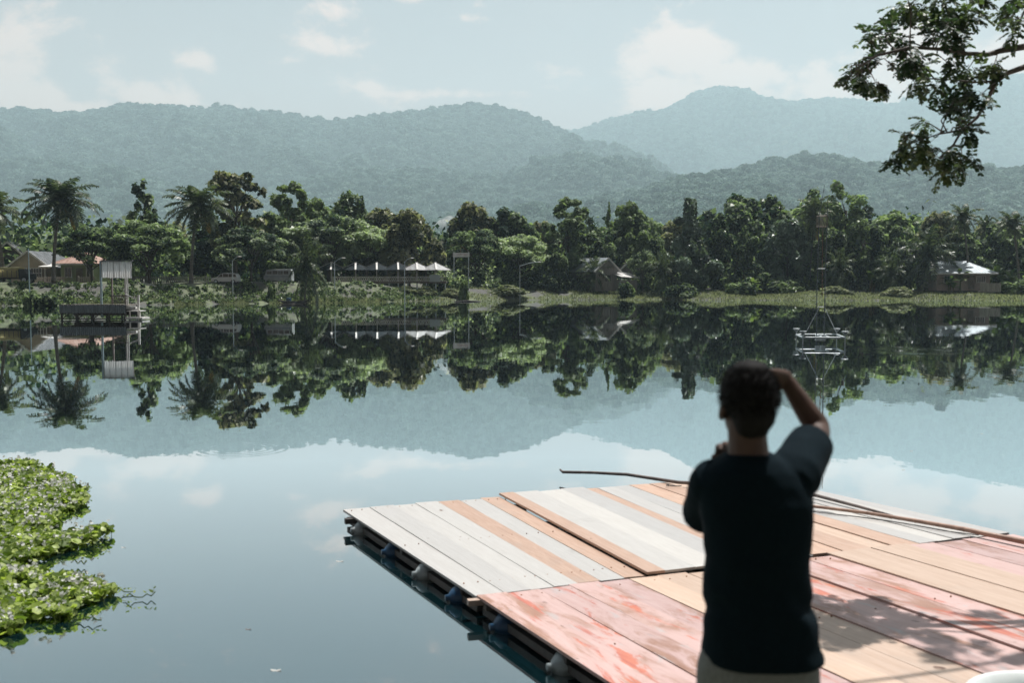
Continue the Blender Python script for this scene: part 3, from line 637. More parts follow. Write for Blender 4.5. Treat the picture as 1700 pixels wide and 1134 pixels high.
# plain between the village and the hills
M_plain = mat('plain', (.05, .075, .04), (.035, .055, .03), .05, .95)
heightgrid('plain', [float(a) for a in np.arange(-8000, 8001, 200)], [float(a) for a in np.arange(440, 8600, 150)], lambda x, y: 2.5, M_plain)
# forest canopy on the hills, instanced: a wood that reads as one mass
pc = bpy.data.collections.new('canopy_parts')
for s_ in range(5):
    rng = np.random.default_rng(200 + s_); B = []
    for i in range(11):
        a = i * 2.399; rr = 3.1 * math.sqrt((i + .3) / 11) * (1 if s_ < 3 else .6); B.append((rr * math.cos(a), rr * math.sin(a), rng.uniform(2.0, 4.4) * (1.0 if s_ < 3 else 1.5) - rr * .45, rng.uniform(1.2, 2.0), rng.uniform(1.2, 2.0)))
    P, Nn, lv = crown_pts(B, 520, rng, .8, .6)
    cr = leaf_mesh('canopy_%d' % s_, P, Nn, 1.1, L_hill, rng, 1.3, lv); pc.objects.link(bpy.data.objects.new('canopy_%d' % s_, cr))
def forest(name, pt, n, t0, t1, seed, smin, smax, px0=-250, px1=1950, power=1.0):
    r = random.Random(seed); v = []; sc = []
    for _ in range(n):
        t_ = t0 + (t1 - t0) * r.random() ** power; p = pt(r.uniform(px0, px1), t_)
        cl = mnoise.noise(Vector((p[0] * .02, p[1] * .02, seed)))
        v.append((p[0], p[1], p[2] - 1)); sc.append(r.uniform(smin, smax) * (1 + .35 * cl) * (1.15 if r.random() < .05 else 1))
    me = bpy.data.meshes.new(name); me.from_pydata(v, [], []); a = me.attributes.new('sc', 'FLOAT', 'POINT'); a.data.foreach_set('value', sc)
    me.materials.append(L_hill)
    o = bpy.data.objects.new(name, me); COL.objects.link(o); o['kind'] = 'stuff'
    ng = bpy.data.node_groups.new(name, 'GeometryNodeTree'); ng.interface.new_socket('Geometry', in_out='INPUT', socket_type='NodeSocketGeometry'); ng.interface.new_socket('Geometry', in_out='OUTPUT', socket_type='NodeSocketGeometry')
    N = ng.nodes.new; L = ng.links.new; gi = N('NodeGroupInput'); go = N('NodeGroupOutput'); ci = N('GeometryNodeCollectionInfo'); ci.inputs[0].default_value = pc
    ci.inputs['Separate Children'].default_value = True; ip = N('GeometryNodeInstanceOnPoints'); ip.inputs['Pick Instance'].default_value = True
    na = N('GeometryNodeInputNamedAttribute'); na.data_type = 'FLOAT'; na.inputs[0].default_value = 'sc'
    rv = N('FunctionNodeRandomValue'); rv.data_type = 'FLOAT_VECTOR'; rv.inputs[0].default_value = (0, 0, 0); rv.inputs[1].default_value = (0, 0, 6.28)
    ri = N('FunctionNodeRandomValue'); ri.data_type = 'INT'; ri.inputs[4].default_value = 0; ri.inputs[5].default_value = 4; ri.inputs['Seed'].default_value = 7
    L(gi.outputs[0], ip.inputs['Points']); L(ci.outputs[0], ip.inputs['Instance']); L(na.outputs['Attribute'], ip.inputs['Scale']); L(rv.outputs[0], ip.inputs['Rotation']); L(ri.outputs[2], ip.inputs['Instance Index']); L(ip.outputs[0], go.inputs[0])
    md = o.modifiers.new('scatter', 'NODES'); md.node_group = ng
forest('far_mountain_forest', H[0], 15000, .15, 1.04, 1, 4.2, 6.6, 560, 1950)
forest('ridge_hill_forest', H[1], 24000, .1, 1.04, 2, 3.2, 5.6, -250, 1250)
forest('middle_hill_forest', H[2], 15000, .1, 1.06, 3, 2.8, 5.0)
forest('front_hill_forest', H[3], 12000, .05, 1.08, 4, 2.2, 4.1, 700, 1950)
# ---------------------------------------------------------------- the air
hb = MB(); hb.box((0, 4300, 850), (17500, 8800, 1708)); hv = bpy.data.materials.new('haze'); hv.use_nodes = True; t = NT(hv.node_tree); t.n.clear()
pv = t.new('ShaderNodeVolumePrincipled'); pv.inputs['Color'].default_value = (.715, .92, 1.0, 1); pv.inputs['Density'].default_value = .00016; pv.inputs['Anisotropy'].default_value = .3
oo = t.new('ShaderNodeOutputMaterial'); t.l.new(pv.outputs[0], oo.inputs['Volume'])
hz_o = hb.build('haze', hv)
# a wisp of smoke rising behind the trees
sm = MB(); 
for px, py, s_x, s_z in ((728, 392, 1.6, 1.6), (735, 384, 2.0, 2.0), (742, 377, 2.3, 1.8), (752, 371, 2.6, 1.6)):
    c = W(px, py, 190); sm.ball(c, (s_x, s_x, s_z), 14, 9)
sv = bpy.data.materials.new('smoke'); sv.use_nodes = True; t = NT(sv.node_tree); t.n.clear()
pv = t.new('ShaderNodeVolumePrincipled'); pv.inputs['Color'].default_value = (.95, .96, .97, 1); pv.inputs['Anisotropy'].default_value = .3
t.put(pv.inputs['Density'], t.ramp(t.noise(t.new('ShaderNodeNewGeometry').outputs['Position'], .45, 4, .6), .45, .75, 0, .55))
oo = t.new('ShaderNodeOutputMaterial'); t.l.new(pv.outputs[0], oo.inputs['Volume']); so2 = sm.build('smoke', sv); so2['kind'] = 'stuff'; hz_o['kind'] = 'stuff'; hz_o.display_type = 'WIRE'
# ---------------------------------------------------------------- things on the far shore
def roof_ribs(mb, a, b, c, d, n, r_=.03):       # corrugation ribs from edge a-b (eave) to edge d-c (ridge)
    a, b, c, d = map(Vector, (a, b, c, d))
    for i in range(n + 1):
        f_ = i / n; mb.tube([a.lerp(b, f_) + Vector((0, 0, r_ * .4)), d.lerp(c, f_) + Vector((0, 0, r_ * .4))], r_, 4, False)
def slab(mb, P, th):                             # thick quad/tri
    P = [Vector(p) for p in P]; n = (P[1] - P[0]).cross(P[2] - P[0]).normalized() * th; k = len(P)
    mb.add(P + [p - n for p in P], [tuple(range(k)), tuple(range(2 * k - 1, k - 1, -1))] + [(i, k + i, k + (i + 1) % k, (i + 1) % k) for i in range(k)])
def window(parent, cx, y, cz, w_, h_, frame=M_white, cols=2, rows=1):
    fb_ = MB()
    for sx in (-1, 1): fb_.box((cx + sx * w_ / 2, y, cz), (.07, .10, h_ + .14))
    for sz in (-1, 1): fb_.box((cx, y, cz + sz * h_ / 2), (w_ - .08, .09, .07))
    for i in range(1, cols): fb_.box((cx - w_ / 2 + w_ * i / cols, y, cz), (.04, .07, h_ - .08))
    for i in range(1, rows): fb_.box((cx, y, cz - h_ / 2 + h_ * i / rows), (w_ - .1, .06, .04))
    o = fb_.build('window', frame, parent); p = MB(); p.box((cx, y + .04, cz), (w_ - .06, .02, h_ - .06)); p.build('pane', M_glass, o)
def door(parent, cx, y, z0, w_, h_, m=M_wood):
    d = MB(); d.box((cx, y, z0 + h_ / 2), (w_, .07, h_))
    for sz in (.3, .72): d.box((cx, y - .045, z0 + h_ * sz), (w_ * .7, .03, h_ * .32))
    o = d.build('door', m, parent); h = MB(); h.ball((cx + w_ * .38, y - .07, z0 + 1), .04, 8, 6); h.build('handle', M_pole, o)
def at(px, Y): return (px - 850) / F * Y
# gable house, cream
def gable(px0, px1, Y, z0, eave, ridge, depth, wallm, roofm, label, ov=.5, name='house'):
    x0, x1 = at(px0, Y), at(px1, Y); cx = (x0 + x1) / 2; hw = (x1 - x0) / 2
    r = empty(name, (cx, Y, z0), label, 'house'); b = MB()
    b.box((0, depth / 2, (eave - .3) / 2), (2 * hw, depth, eave + .3)); 
    b.add([(-hw, .003, eave), (hw, .003, eave), (0, .003, ridge), (-hw, depth, eave), (hw, depth, eave), (0, depth, ridge)], [(0, 1, 2), (4, 3, 5)])
    b.build('wall', wallm, r)
    rf = MB(); s_ = (ridge - eave) / hw
    for sg in (-1, 1):
        P = [(sg * (hw + ov), -ov, eave - s_ * ov + .1), (sg * (hw + ov), depth + ov, eave - s_ * ov + .1), (0, depth + ov, ridge + .1), (0, -ov, ridge + .1)]
        slab(rf, P if sg > 0 else P[::-1], .08); roof_ribs(rf, P[0], P[1], P[2], P[3], 16)
    o = rf.build('roof', roofm, r); e = MB()
    for sg in (-1, 1): e.bar((sg * (hw + ov + .02), -ov - .04, eave - s_ * ov), (0, -ov - .04, ridge + .02), .06, .24)
    e.build('fascia', M_dirtywhite, o)
    return r, hw
h1, hw = gable(20, 82, 134, 2.35, 2.5, 4.35, 8, M_cream, M_greyroof, 'cream gabled house on the left bank with a white lattice window')
window(h1, .9, -.04, 1.45, 1.5, 1.3, M_white, 4, 2); window(h1, -.8, -.04, 1.5, .8, 1.2, M_white, 2); door(h1, 2.1, -.04, 0, .8, 2.0)
pb = MB()
for x in (hw + .3, hw + 1.5): pb.tube([(x, -1.6, -.2), (x, -1.6, 2.3)], .06, 8)
slab(pb, [(hw - .4, -2, 2.3), (hw + 1.8, -2, 2.3), (hw + 1.8, 2, 2.8), (hw - .4, 2, 2.8)], .08); pb.build('porch', M_dirtywhite, h1)
h2, hw = gable(-12, 48, 146, 2.5, 3.6, 5.9, 8, mat('brown_wall', (.10, .075, .065), (.07, .05, .045), 1, .8), M_greyroof, 'dark-roofed brown house behind the cream house on the far left')
window(h2, .5, -.04, 2.2, 1.2, 1.0, M_dirtywhite, 2)
# hipped house, green
def hip(px0, px1, Y, z0, eave, ridge, depth, wallm, roofm, label, ov=.7, ins=2.6, ribs=20, name='house'):
    x0, x1 = at(px0, Y), at(px1, Y); cx = (x0 + x1) / 2; hw = (x1 - x0) / 2; r = empty(name, (cx, Y, z0), label, 'house')
    b = MB(); b.box((0, depth / 2, (eave - .3) / 2), (2 * hw - 2 * ov, depth - ov, eave + .3)); b.build('wall', wallm, r)
    a = [(-hw, -ov, eave), (hw, -ov, eave), (hw, depth + ov, eave), (-hw, depth + ov, eave)]; t0, t1 = (-hw + ins, depth / 2, ridge), (hw - ins, depth / 2, ridge)
    rf = MB()
    for P in ([a[0], a[1], t1, t0], [a[1], a[2], t1], [a[2], a[3], t0, t1], [a[3], a[0], t0]): slab(rf, P, .09)
    roof_ribs(rf, (-hw + ins, -ov, eave), (hw - ins, -ov, eave), t1, t0, ribs)
    for k_ in range(1, 7):
        f_ = k_ / 7
        for sg in (-1, 1): rf.tube([(sg * (hw - ins * (1 - f_)) if 0 else sg * (hw - ins * f_), -ov, eave + .02), (sg * (hw - ins * f_), -ov + (depth / 2 + ov) * f_, eave + (ridge - eave) * f_ + .02)], .03, 4, False)
    for A, B in ((a[0], t0), (a[1], t1), (t0, t1)): rf.tube([A, B], .07, 6)
    o = rf.build('roof', roofm, r); e = MB(); e.box((0, -ov - .02, eave - .12), (2 * hw, .05, .18)); e.build('fascia', M_dirtywhite, o)
    return r, hw
h3, hw = hip(92, 163, 134, 2.4, 2.7, 4.2, 7, M_green, M_rustroof, 'green-walled house with a rusty red hipped roof on the left bank')
window(h3, -1.0, -.04, 1.5, .9, 1.3, M_dirtywhite, 2); window(h3, 1.9, -.04, 1.5, .9, 1.3, M_dirtywhite, 2); door(h3, .5, -.04, 0, .85, 2.05, M_wood)
h4, hw = hip(1548, 1652, 147, 1.6, 2.3, 4.1, 8, M_pinkwall, M_metalroof, 'pale pink house with a wide white-grey hipped tin roof on the right')
window(h4, 2.4, -.04, 1.4, 1.3, .9, M_white, 4); window(h4, -2.6, -.04, 1.4, .9, 1.0, M_dirtywhite, 2); door(h4, 1.0, -.04, 0, .8, 1.95)
k_ = MB(); k_.box((2.6, -2.6, .2), (3, .12, 1.3)); k_.box((4.05, -1.4, .2), (.12, 2.3, 1.3)); k_.build('yard_wall', M_greywall, h4)
h5, hw = gable(985, 1028, 152, 1.5, 3.0, 4.7, 7, M_greywall, M_metalroof, 'grey timber house on stilts with a tin gable roof in the centre right', name='stilt_house')
h5.rotation_euler.z = R(30); window(h5, .3, -.04, 1.7, .8, .8, M_dwood, 2)
for x in (-1.6, 0, 1.6, 3.2, 4.6): s_ = MB(); s_.tube([(x, -1.2, -1.6), (x, -1.2, 1.0)], .07, 6); s_.build('stilt', M_wood, h5)
s_ = MB(); slab(s_, [(1.3, -1.9, 1.9), (4.9, -1.9, 1.7), (4.9, 1.0, 2.5), (1.3, 1.0, 2.6)], .06); roof_ribs(s_, (1.3, -1.9, 1.9), (4.9, -1.9, 1.7), (4.9, 1.0, 2.5), (1.3, 1.0, 2.6), 14); s_.build('lean_to_roof', M_dirtywhite, h5)
s_ = MB(); s_.box((3.1, -.3, .6), (3.2, 2.4, 1.6)); s_.build('lean_to_wall', M_greywall, h5)
h6, hw = gable(1030, 1064, 158, 2.0, 2.6, 4.2, 6, M_greywall, mat('brown_roof', (.25, .21, .19), (.17, .14, .125), 1, .7), 'brown-roofed shed behind the grey timber house', name='shed')
h7, hw = hip(196, 236, 150, 2.4, 3.4, 5.4, 6, M_white, mat('white_roof', (.72, .75, .76), (.6, .64, .66), 1, .5), 'white-roofed house glimpsed behind the corrugated board', name='house')
h8, hw = hip(432, 480, 147, 2.4, 2.4, 3.5, 6, M_white, mat('bright_tin', (.78, .80, .80), (.6, .64, .66), 1, .4), 'low white-roofed building behind the white minibus', name='house')
# fence along the road, left bank
def picket_fence(px0, px1, Y, z0, h, label, m):
    x0, x1 = at(px0, Y), at(px1, Y); r = empty('picket_fence', (x0, Y, z0), label, 'fence'); L = x1 - x0
    p = MB(); n = int(L / .28)
    for i in range(n): p.box((i * .28 + .14, 0, h / 2), (.17, .04, h))
    p.build('picket_panel', m, r); q = MB()
    for z in (.25, h - .2): q.box((L / 2, .05, z), (L, .05, .08))
    q.build('rail', m, r); q = MB()
    for i in range(int(L / 2.6) + 1): q = MB(); q.box((min(L, i * 2.6), .09, h / 2), (.13, .13, h + .2)); q.build('post', m, r)
    return r
picket_fence(55, 112, 129.5, 2.35, .95, 'cream picket fence in front of the cream house', mat('cream_fence', (.55, .48, .42), (.42, .36, .31), 2, .8))
picket_fence(131, 160, 130, 2.35, .95, 'pale picket fence in front of the green house', mat('pale_fence', (.60, .55, .48), (.45, .40, .35), 2, .8))
picket_fence(212, 352, 132, 2.4, .95, 'long grey fence under the spreading trees right of the corrugated board', mat('grey_fence', (.36, .37, .36), (.24, .25, .24), 2, .85))
# vehicles
def wheel(parent, x, y, z, r_, wd=.2):
    t_ = MB(); t_.tube([(x, y - wd / 2, z), (x, y + wd / 2, z)], r_, 18); o = t_.build('wheel', M_rubber, parent, False)
    q = MB(); q.tube([(x, y - wd / 2 - .015, z), (x, y - wd / 2 + .05, z)], r_ * .62, 14); q.build('rim', M_pole, o)
def extrude_profile(mb, P, y0, y1, inset=.06):
    n = len(P); V_ = []
    for y, k in ((y0, 1), (y0 + .08, 0), (y1 - .08, 0), (y1, 1)):
        cx = sum(p[0] for p in P) / n; cz = sum(p[1] for p in P) / n
        for x, z in P: V_.append((x - (x - cx) * inset * .3 * k, y, z - (z - cz) * inset * k))
    Fc = [tuple(range(n)), tuple(range(4 * n - 1, 3 * n - 1, -1))] + [(j * n + i, (j + 1) * n + i, (j + 1) * n + (i + 1) % n, j * n + (i + 1) % n) for j in range(3) for i in range(n)]
    mb.add(V_, Fc)
M_carwhite = mat('car_white', (.76, .78, .78), (.72, .74, .74), 1, .25, spec=.7)
r = empty('parked_car', (at(376, 125), 125, 2.42), 'small white family car parked on the bank under the pale spreading tree', 'car'); r.scale = (.86, .86, .86)
b = MB(); extrude_profile(b, [(-1.95, .28), (-2.0, .62), (-1.85, .80), (-1.15, .92), (-.55, 1.40), (-.2, 1.52), (1.2, 1.52), (1.72, 1.38), (1.95, .95), (1.98, .4), (1.9, .28)], -.8, .8); b.build('body', M_carwhite, r)
for P, nmw in (([(-1.0, .95), (-.5, 1.36), (-.28, 1.42), (-.28, .95)], 0), ([(-.2, .95), (-.2, 1.43), (.55, 1.43), (.55, .95)], 1), ([(.63, .95), (.63, 1.43), (1.15, 1.43), (1.6, 1.3), (1.7, .97)], 2)):
    q = MB(); extrude_profile(q, P, -.835, -.70, 0); q.build('window', M_glass, r)
for x in (-1.25, 1.25):
    for y in (-.72, .72): wheel(r, x, y, .30, .30)
q = MB(); q.ball((-1.93, -.55, .68), (.08, .18, .09), 10, 6); q.build('headlight', M_glass, r)
q = MB(); q.ball((-.95, -.93, .98), (.08, .1, .07), 8, 6); q.build('mirror', M_carwhite, r)
r = empty('minibus', (at(464, 129), 129, 2.45), 'white minibus with a row of windows parked behind the small leaning palm', 'minibus'); r.scale = (.85, .85, .85)
b = MB(); extrude_profile(b, [(-2.1, .35), (-2.15, 1.1), (-1.95, 1.2), (-1.75, 2.0), (-1.5, 2.1), (2.0, 2.1), (2.1, 1.9), (2.1, .35)], -.9, .9, .03); b.build('body', mat('bus_paint', (.46, .49, .50), (.38, .41, .42), 2, .5), r)
for i in range(4):
    q = MB(); q.box((-1.25 + i * .85, -.92, 1.62), (.68, .06, .48)); q.build('window', M_glass, r)
q = MB(); q.box((0, -.925, 1.02), (3.9, .05, .07)); q.build('trim_strip', M_blue, r)
for x in (-1.4, 1.4):
    for y in (-.8, .8): wheel(r, x, y, .33, .33)
r = empty('truck', (at(14, 119), 119, 2.42), 'yellow tarpaulin-covered truck at the left edge of the photo', 'truck')
b = MB(); b.box((-.6, 0, 1.15), (4.6, 2.0, .95)); b.loft([((-2.9 + 4.6 * i / 6, 0, 1.63), (0, 1, 0), (0, 0, 1), 1.0, .32 + .05 * (i % 2)) for i in range(7)], 14, 3); b.build('tarpaulin', M_yellow, r, True)
q = MB(); q.box((-.4, 0, .62), (5.2, 1.6, .14)); q.build('chassis', M_black, r)
q = MB()
for i in range(9): q.box((-2.8 + i * .55, -1.03, 1.1), (.06, .05, .9))
q.box((-.6, -1.05, .72), (4.6, .05, .08)); q.build('side_rails', M_wood, r)
q = MB(); extrude_profile(q, [(1.8, .5), (1.8, 1.75), (2.3, 1.75), (2.65, 1.25), (3.0, 1.15), (3.05, .5)], -.9, .9, .03); q.build('cab', M_black, r)
for x in (-1.9, -1.1, 2.4):
    for y in (-.8, .8): wheel(r, x, y, .42, .42)
# street lamps and poles
def lamp(px, ptop, Y, label, z0=None, arm=1.2, m=M_pole, rad=.06, sgn=1):
    x = at(px, Y); z0 = ground_z(x, Y) - .2 if z0 is None else z0; zt = W(px, ptop, Y)[2]
    r = empty('street_lamp', (x, Y, z0), label, 'street lamp', 'lamp posts along the far bank'); h = zt - z0
    p = MB(); p.tube([(0, 0, 0), (0, 0, h * .5), (0, 0, h)], [rad * 1.25, rad, rad * .8], 8); p.build('post', m, r)
    if arm:
        p = MB(); p.tube([(0, 0, h - .15), (sgn * arm * .5, 0, h + .28), (sgn * arm, 0, h + .45)], .035, 6); p.build('arm', m, r)
        p = MB(); p.ball((sgn * (arm + .18), 0, h + .43), (.28, .11, .07), 10, 6); p.build('lamp_head', M_dirtywhite, r)
    return r
M_bluepole = mat('pale_blue_pole', (.42, .56, .60), (.34, .46, .50), 3, .5)
lamp(50, 412, 112, 'pale blue pole at the waterline in front of the cream house', None, 0, M_bluepole)
lamp(387, 432, 122, 'street lamp right beside the white car', None, .7)
lamp(556, 434, 128, 'street lamp before the left end of the pavilion', None, 1.0)
lamp(672, 434, 131, 'street lamp in front of the fourth pavilion canopy', None, .8)
lamp(863, 440, 143, 'short street lamp in the bushes at the centre of the shore', None, 2.6, rad=.05)
lamp(800, 445, 160, 'thin lamp post behind the white sign board', None, .6, rad=.05)
# pavilion: raised deck with lattice railing, six pyramid canopies on posts
YP = 140.5; dz = 2.66
dr = empty('pavilion_deck', (at(650, YP), YP, dz), 'raised deck with a pale lattice railing standing on slim posts over the grass bank', 'deck'); xa, xb = at(556, YP) - dr.location.x, at(742, YP) - dr.location.x
b = MB(); b.box(((xa + xb) / 2, 0, -.1), (xb - xa, 4.2, .16)); b.box(((xa + xb) / 2, -2.12, -.1), (xb - xa + .1, .06, .26)); b.build('deck', M_wood, dr)
b = MB(); n = int((xb - xa) / .30)
for i in range(n):
    x = xa + i * .30
    b.bar((x, -2.05, .06), (x + .30, -2.05, .62), .05, .05); b.bar((x + .30, -2.02, .06), (x, -2.02, .62), .05, .05)
for z in (.03, .66): b.box(((xa + xb) / 2, -2.03, z), (xb - xa, .09, .07))
b.build('railing', M_dirtywhite, dr)
for i in range(13):
    x = xa + .1 + (xb - xa - .2) * i / 12; b = MB(); gz = ground_z(x + dr.location.x, YP - 2.0) - dz - .4; b.tube([(x, -2.0, gz), (x, -2.0, -.18)], .09, 8); b.build('post', M_pole, dr)
for i in range(7):
    x = xa + .3 + (xb - xa - .6) * i / 6; b = MB(); gz = ground_z(x + dr.location.x, YP + 1.8) - dz - .4; b.tube([(x, 1.8, gz), (x, 1.8, -.18)], .09, 8); b.build('post', M_wood, dr)
gx = at(722, YP - 2.2)
b = MB(); b.box((0, 0, 0), (1.42, .10, .98)); b.box((0, -.055, .46), (1.42, .02, .05)); pn = b.build('notice_panel', mat('grey_panel', (.42, .47, .48), (.38, .43, .44), 1, .5), None, False, (gx, YP - 2.3, dz + .45)); tag(pn, 'plain grey panel fixed at the right end of the pavilion railing', 'panel')
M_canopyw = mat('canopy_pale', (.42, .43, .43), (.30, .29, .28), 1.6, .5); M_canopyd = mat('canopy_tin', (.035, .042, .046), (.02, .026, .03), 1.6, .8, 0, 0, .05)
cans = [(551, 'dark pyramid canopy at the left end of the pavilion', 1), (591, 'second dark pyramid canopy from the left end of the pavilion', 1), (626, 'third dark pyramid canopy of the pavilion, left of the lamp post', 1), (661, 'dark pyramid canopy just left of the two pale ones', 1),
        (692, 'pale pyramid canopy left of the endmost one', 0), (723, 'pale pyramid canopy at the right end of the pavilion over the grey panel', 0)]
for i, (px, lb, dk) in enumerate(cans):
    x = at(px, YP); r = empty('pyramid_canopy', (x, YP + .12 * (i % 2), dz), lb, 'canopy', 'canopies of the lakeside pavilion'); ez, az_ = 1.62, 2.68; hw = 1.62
    a = [(-hw, -hw, ez), (hw, -hw, ez), (hw, hw, ez), (-hw, hw, ez)]; rt = math.radians(53)
    a = [(p[0] * math.cos(rt) - p[1] * math.sin(rt), p[0] * math.sin(rt) + p[1] * math.cos(rt), p[2]) for p in a]; ap = (0, 0, az_)
    b = MB()
    for j in range(4): slab(b, [a[j], a[(j + 1) % 4], ap], .05)
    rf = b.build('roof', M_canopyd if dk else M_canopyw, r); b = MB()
    for j in range(4): b.bar(Vector(a[j]) + Vector((0, 0, .04)), Vector(ap) + Vector((0, 0, .04)), .24 if j == 0 else .08, .06)  # front hip cap widened: its pale colour stands in for the sun's glint
    b.box((0, 0, az_ + .05), (.3, .3, .12)); b.build('ridge_cap_glint', M_dirtywhite, rf)
    for j in range(4):
        q = Vector(a[j]) * .62; b = MB(); b.tube([(q.x, q.y, -.02), (q.x, q.y, ez + .22)], .05, 6); b.build('post', M_wood if j % 2 else M_dirtywhite, r)
# sign board on two legs, lattice mast
Y = 143.5; x = at(766, Y); zt = W(766, 419, Y)[2]; gz = ground_z(x, Y); r = empty('sign_board', (x, Y, gz), 'white sign board on two tall legs right of the pavilion', 'sign')
h = zt - gz
b = MB(); b.box((0, 0, h - .35), (2.4, .08, .62)); bo = b.build('board', M_white, r)
b = MB(); rr = random.Random(4)
for i in range(11): b.box((-.55 + i * .14, -.045, h - .30 + rr.uniform(-.02, .02)), (.07, .01, rr.uniform(.07, .13)))
b.build('faded_lettering', M_red, bo)
for sg in (-1, 1):
    b = MB(); b.tube([(sg * 1.05, .06, -.3), (sg * 1.05, .06, h + .1)], .06, 6); b.tube([(sg * 1.05, .35, -.3), (sg * 1.05, .35, h + .1)], .05, 6)
    for z in np.arange(.3, h - .6, .5): b.bar((sg * 1.05, .06, z), (sg * 1.05, .35, z + .25), .03)
    b.build('leg', M_pole, r)
b = MB(); b.bar((-.0, .1, h + .9), (1.2, .1, h + .05), .05); b.bar((0, .1, h + .9), (-.1, .1, h - .05), .04); b.build('stay', M_rust, r)
Y = 150; x = at(736, Y); gz = ground_z(x, Y); zt = W(736, 402, Y)[2]; r = empty('lattice_mast', (x, Y, gz), 'slender grey lattice mast between the pavilion and the sign board', 'mast'); h = zt - gz
b = MB()
for k_, (sx, sy) in enumerate(((-1, -1), (1, -1), (1, 1), (-1, 1))): b.bar((sx * .55, sy * .55, -.3), (sx * .35, sy * .35, h - .8), .07)
for i in range(8):
    z = i * (h - .8) / 8; q = .55 - .2 * i / 8; z2 = z + (h - .8) / 8
    for sy in (-1, 1): b.bar((-q, sy * q, z), (q, sy * q, z2), .035); b.bar((-q, sy * q, z2), (q, sy * q, z2), .04)
b.build('tower', M_pole, r); b = MB(); b.tube([(0, 0, h - .9), (0, 0, h + 1.0)], .03, 6); b.box((0, 0, h - .8), (1.1, 1.1, .05)); b.build('antenna', M_pole, r)
# shoreline bits
Y = 118; x = at(467, Y); z0 = ground_z(x, Y + 4)
b = MB(); b.tube([(0, 0, 0), (0, 0, .04), (0, 0, .4), (0, 0, .8), (0, 0, .84)], [.27, .30, .31, .30, .27], 18); b.tube([(0, 0, .26), (0, 0, .30)], .325, 18); b.tube([(0, 0, .54), (0, 0, .58)], .325, 18)
q = b.build('barrel', M_blue, None, False, (x, Y + 4, z0 - .02)); tag(q, 'blue barrel standing at the waterline left of the leaning palm', 'barrel')
r = empty('outrigger_canoe', (at(492, 121), 119.5, .0), 'small dark outrigger canoe drawn up below the leaning palm', 'canoe')
b = MB(); b.loft([((-1.9 + 3.8 * i / 10, 0, .14 + .35 * abs(i / 5 - 1) ** 3), (0, 1, 0), (0, 0, 1), .03 + .24 * math.sin(math.pi * i / 10) ** .6, .05 + .14 * math.sin(math.pi * i / 10) ** .5) for i in range(11)], 12); b.build('hull', M_dwood, r, True)
for x in (-.7, .7):
    b = MB(); b.tube([(x, -1.3, .05), (x, -.8, .38), (x, 0, .42), (x, .8, .38), (x, 1.3, .05)], .03, 6); b.build('outrigger_arm', M_dwood, r)
for y in (-1.3, 1.3):
    b = MB(); b.tube([(-1.4, y, .06), (0, y, .03), (1.4, y, .06)], .05, 6); b.build('outrigger_float', M_wood, r)
b = MB(); p0, p1 = G(757, 500), G(800, 500); b.tube([(p0[0], p0[1] - 4, -.02), ((p0[0] + p1[0]) / 2, p0[1] - 4.2, .09), (p1[0], p1[1] - 4.3, -.02)], [.1, .13, .09], 8)
q = b.build('floating_log', M_dwood); tag(q, 'dark half-sunken log off the bank in the centre', 'log')
p0 = G(758, 507); b = MB(); b.tube([(p0[0], p0[1], -1), (p0[0] + .05, p0[1], W(758, 480, p0[1])[2])], .035, 6); q = b.build('mooring_stake', M_dwood); tag(q, 'thin stake standing in the water right of the pavilion', 'stake')
# power line and poles behind left trees
# ---------------------------------------------------------------- raft with the corrugated board
Y = 69.8; x = at(158, Y); r = empty('lake_platform', (x, Y, 0), 'old fishing platform in the water with a grey corrugated skirt', 'platform')
zt = 1.06; L = 2.32
b = MB(); b.box((0, .9, zt - .04), (2 * L, 2.4, .07))
for i in range(16): b.box((-L + .15 + i * .285, -.34, zt + .02), (.2, .18, .03))
b.build('deck', M_wood, r)
b = MB(); n = 66
P = [(-L + 2 * L * i / n, -.40 + (.03 if i % 2 else -.03), zt + .0) for i in range(n + 1)]
b.add(P + [(p[0], p[1], zt - .55 - .02 * ((i * 7) % 3)) for i, p in enumerate(P)], [(i, i + 1, n + 2 + i, n + 1 + i) for i in range(n)]); b.build('skirt', mat('skirt_tin', (.20, .235, .245), (.13, .155, .165), 2, .55, 0, .3, stretch=(4, 1, .5)), r)
for sx in (-1, -.5, 0, .5, 1):
    for yy_ in (-.3, 2.0):
        b = MB(); b.tube([(sx * (L - .12), yy_, -1.2), (sx * (L - .12), yy_, zt - .08)], .07, 7); b.build('post', M_dwood, r)
b = MB()
for i in range(4):
    a_ = -L + .15 + i * (2 * L - .3) / 4; c_ = a_ + (2 * L - .3) / 4
    b.bar((a_, -.22, .12), (c_, -.22, .9), .05); b.bar((a_, -.18, .9), (c_, -.18, .12), .05)
for z in (.08, .45): b.bar((-L, -.3, z), (L, -.3, z), .07)
b.bar((-L, 2.05, .5), (L, 2.05, .5), .3, .5); b.build('bracing', M_dwood, r)
b = MB(); b.box((L + .45, .3, .62), (.95, 1.1, .06)); b.box((L + .2, .1, .85), (.75, .5, .18)); b.box((L + .6, .1, .12), (1.2, 1.4, .12))
for xx in (.15, .85): b.bar((L + xx, -.1, -.8), (L + xx, -.1, .6), .08)
b.build('landing_step', M_dirtywhite, r); b = MB(); b.bar((L + .62, .3, .1), (L + .62, .3, 1.75), .13); b.bar((L + .62, .3, 1.35), (L - .3, .3, 1.8), .05); b.bar((L + .62, .3, 1.5), (L - .1, .3, 1.65), .04); b.build('mooring_post', M_dirtywhite, r)
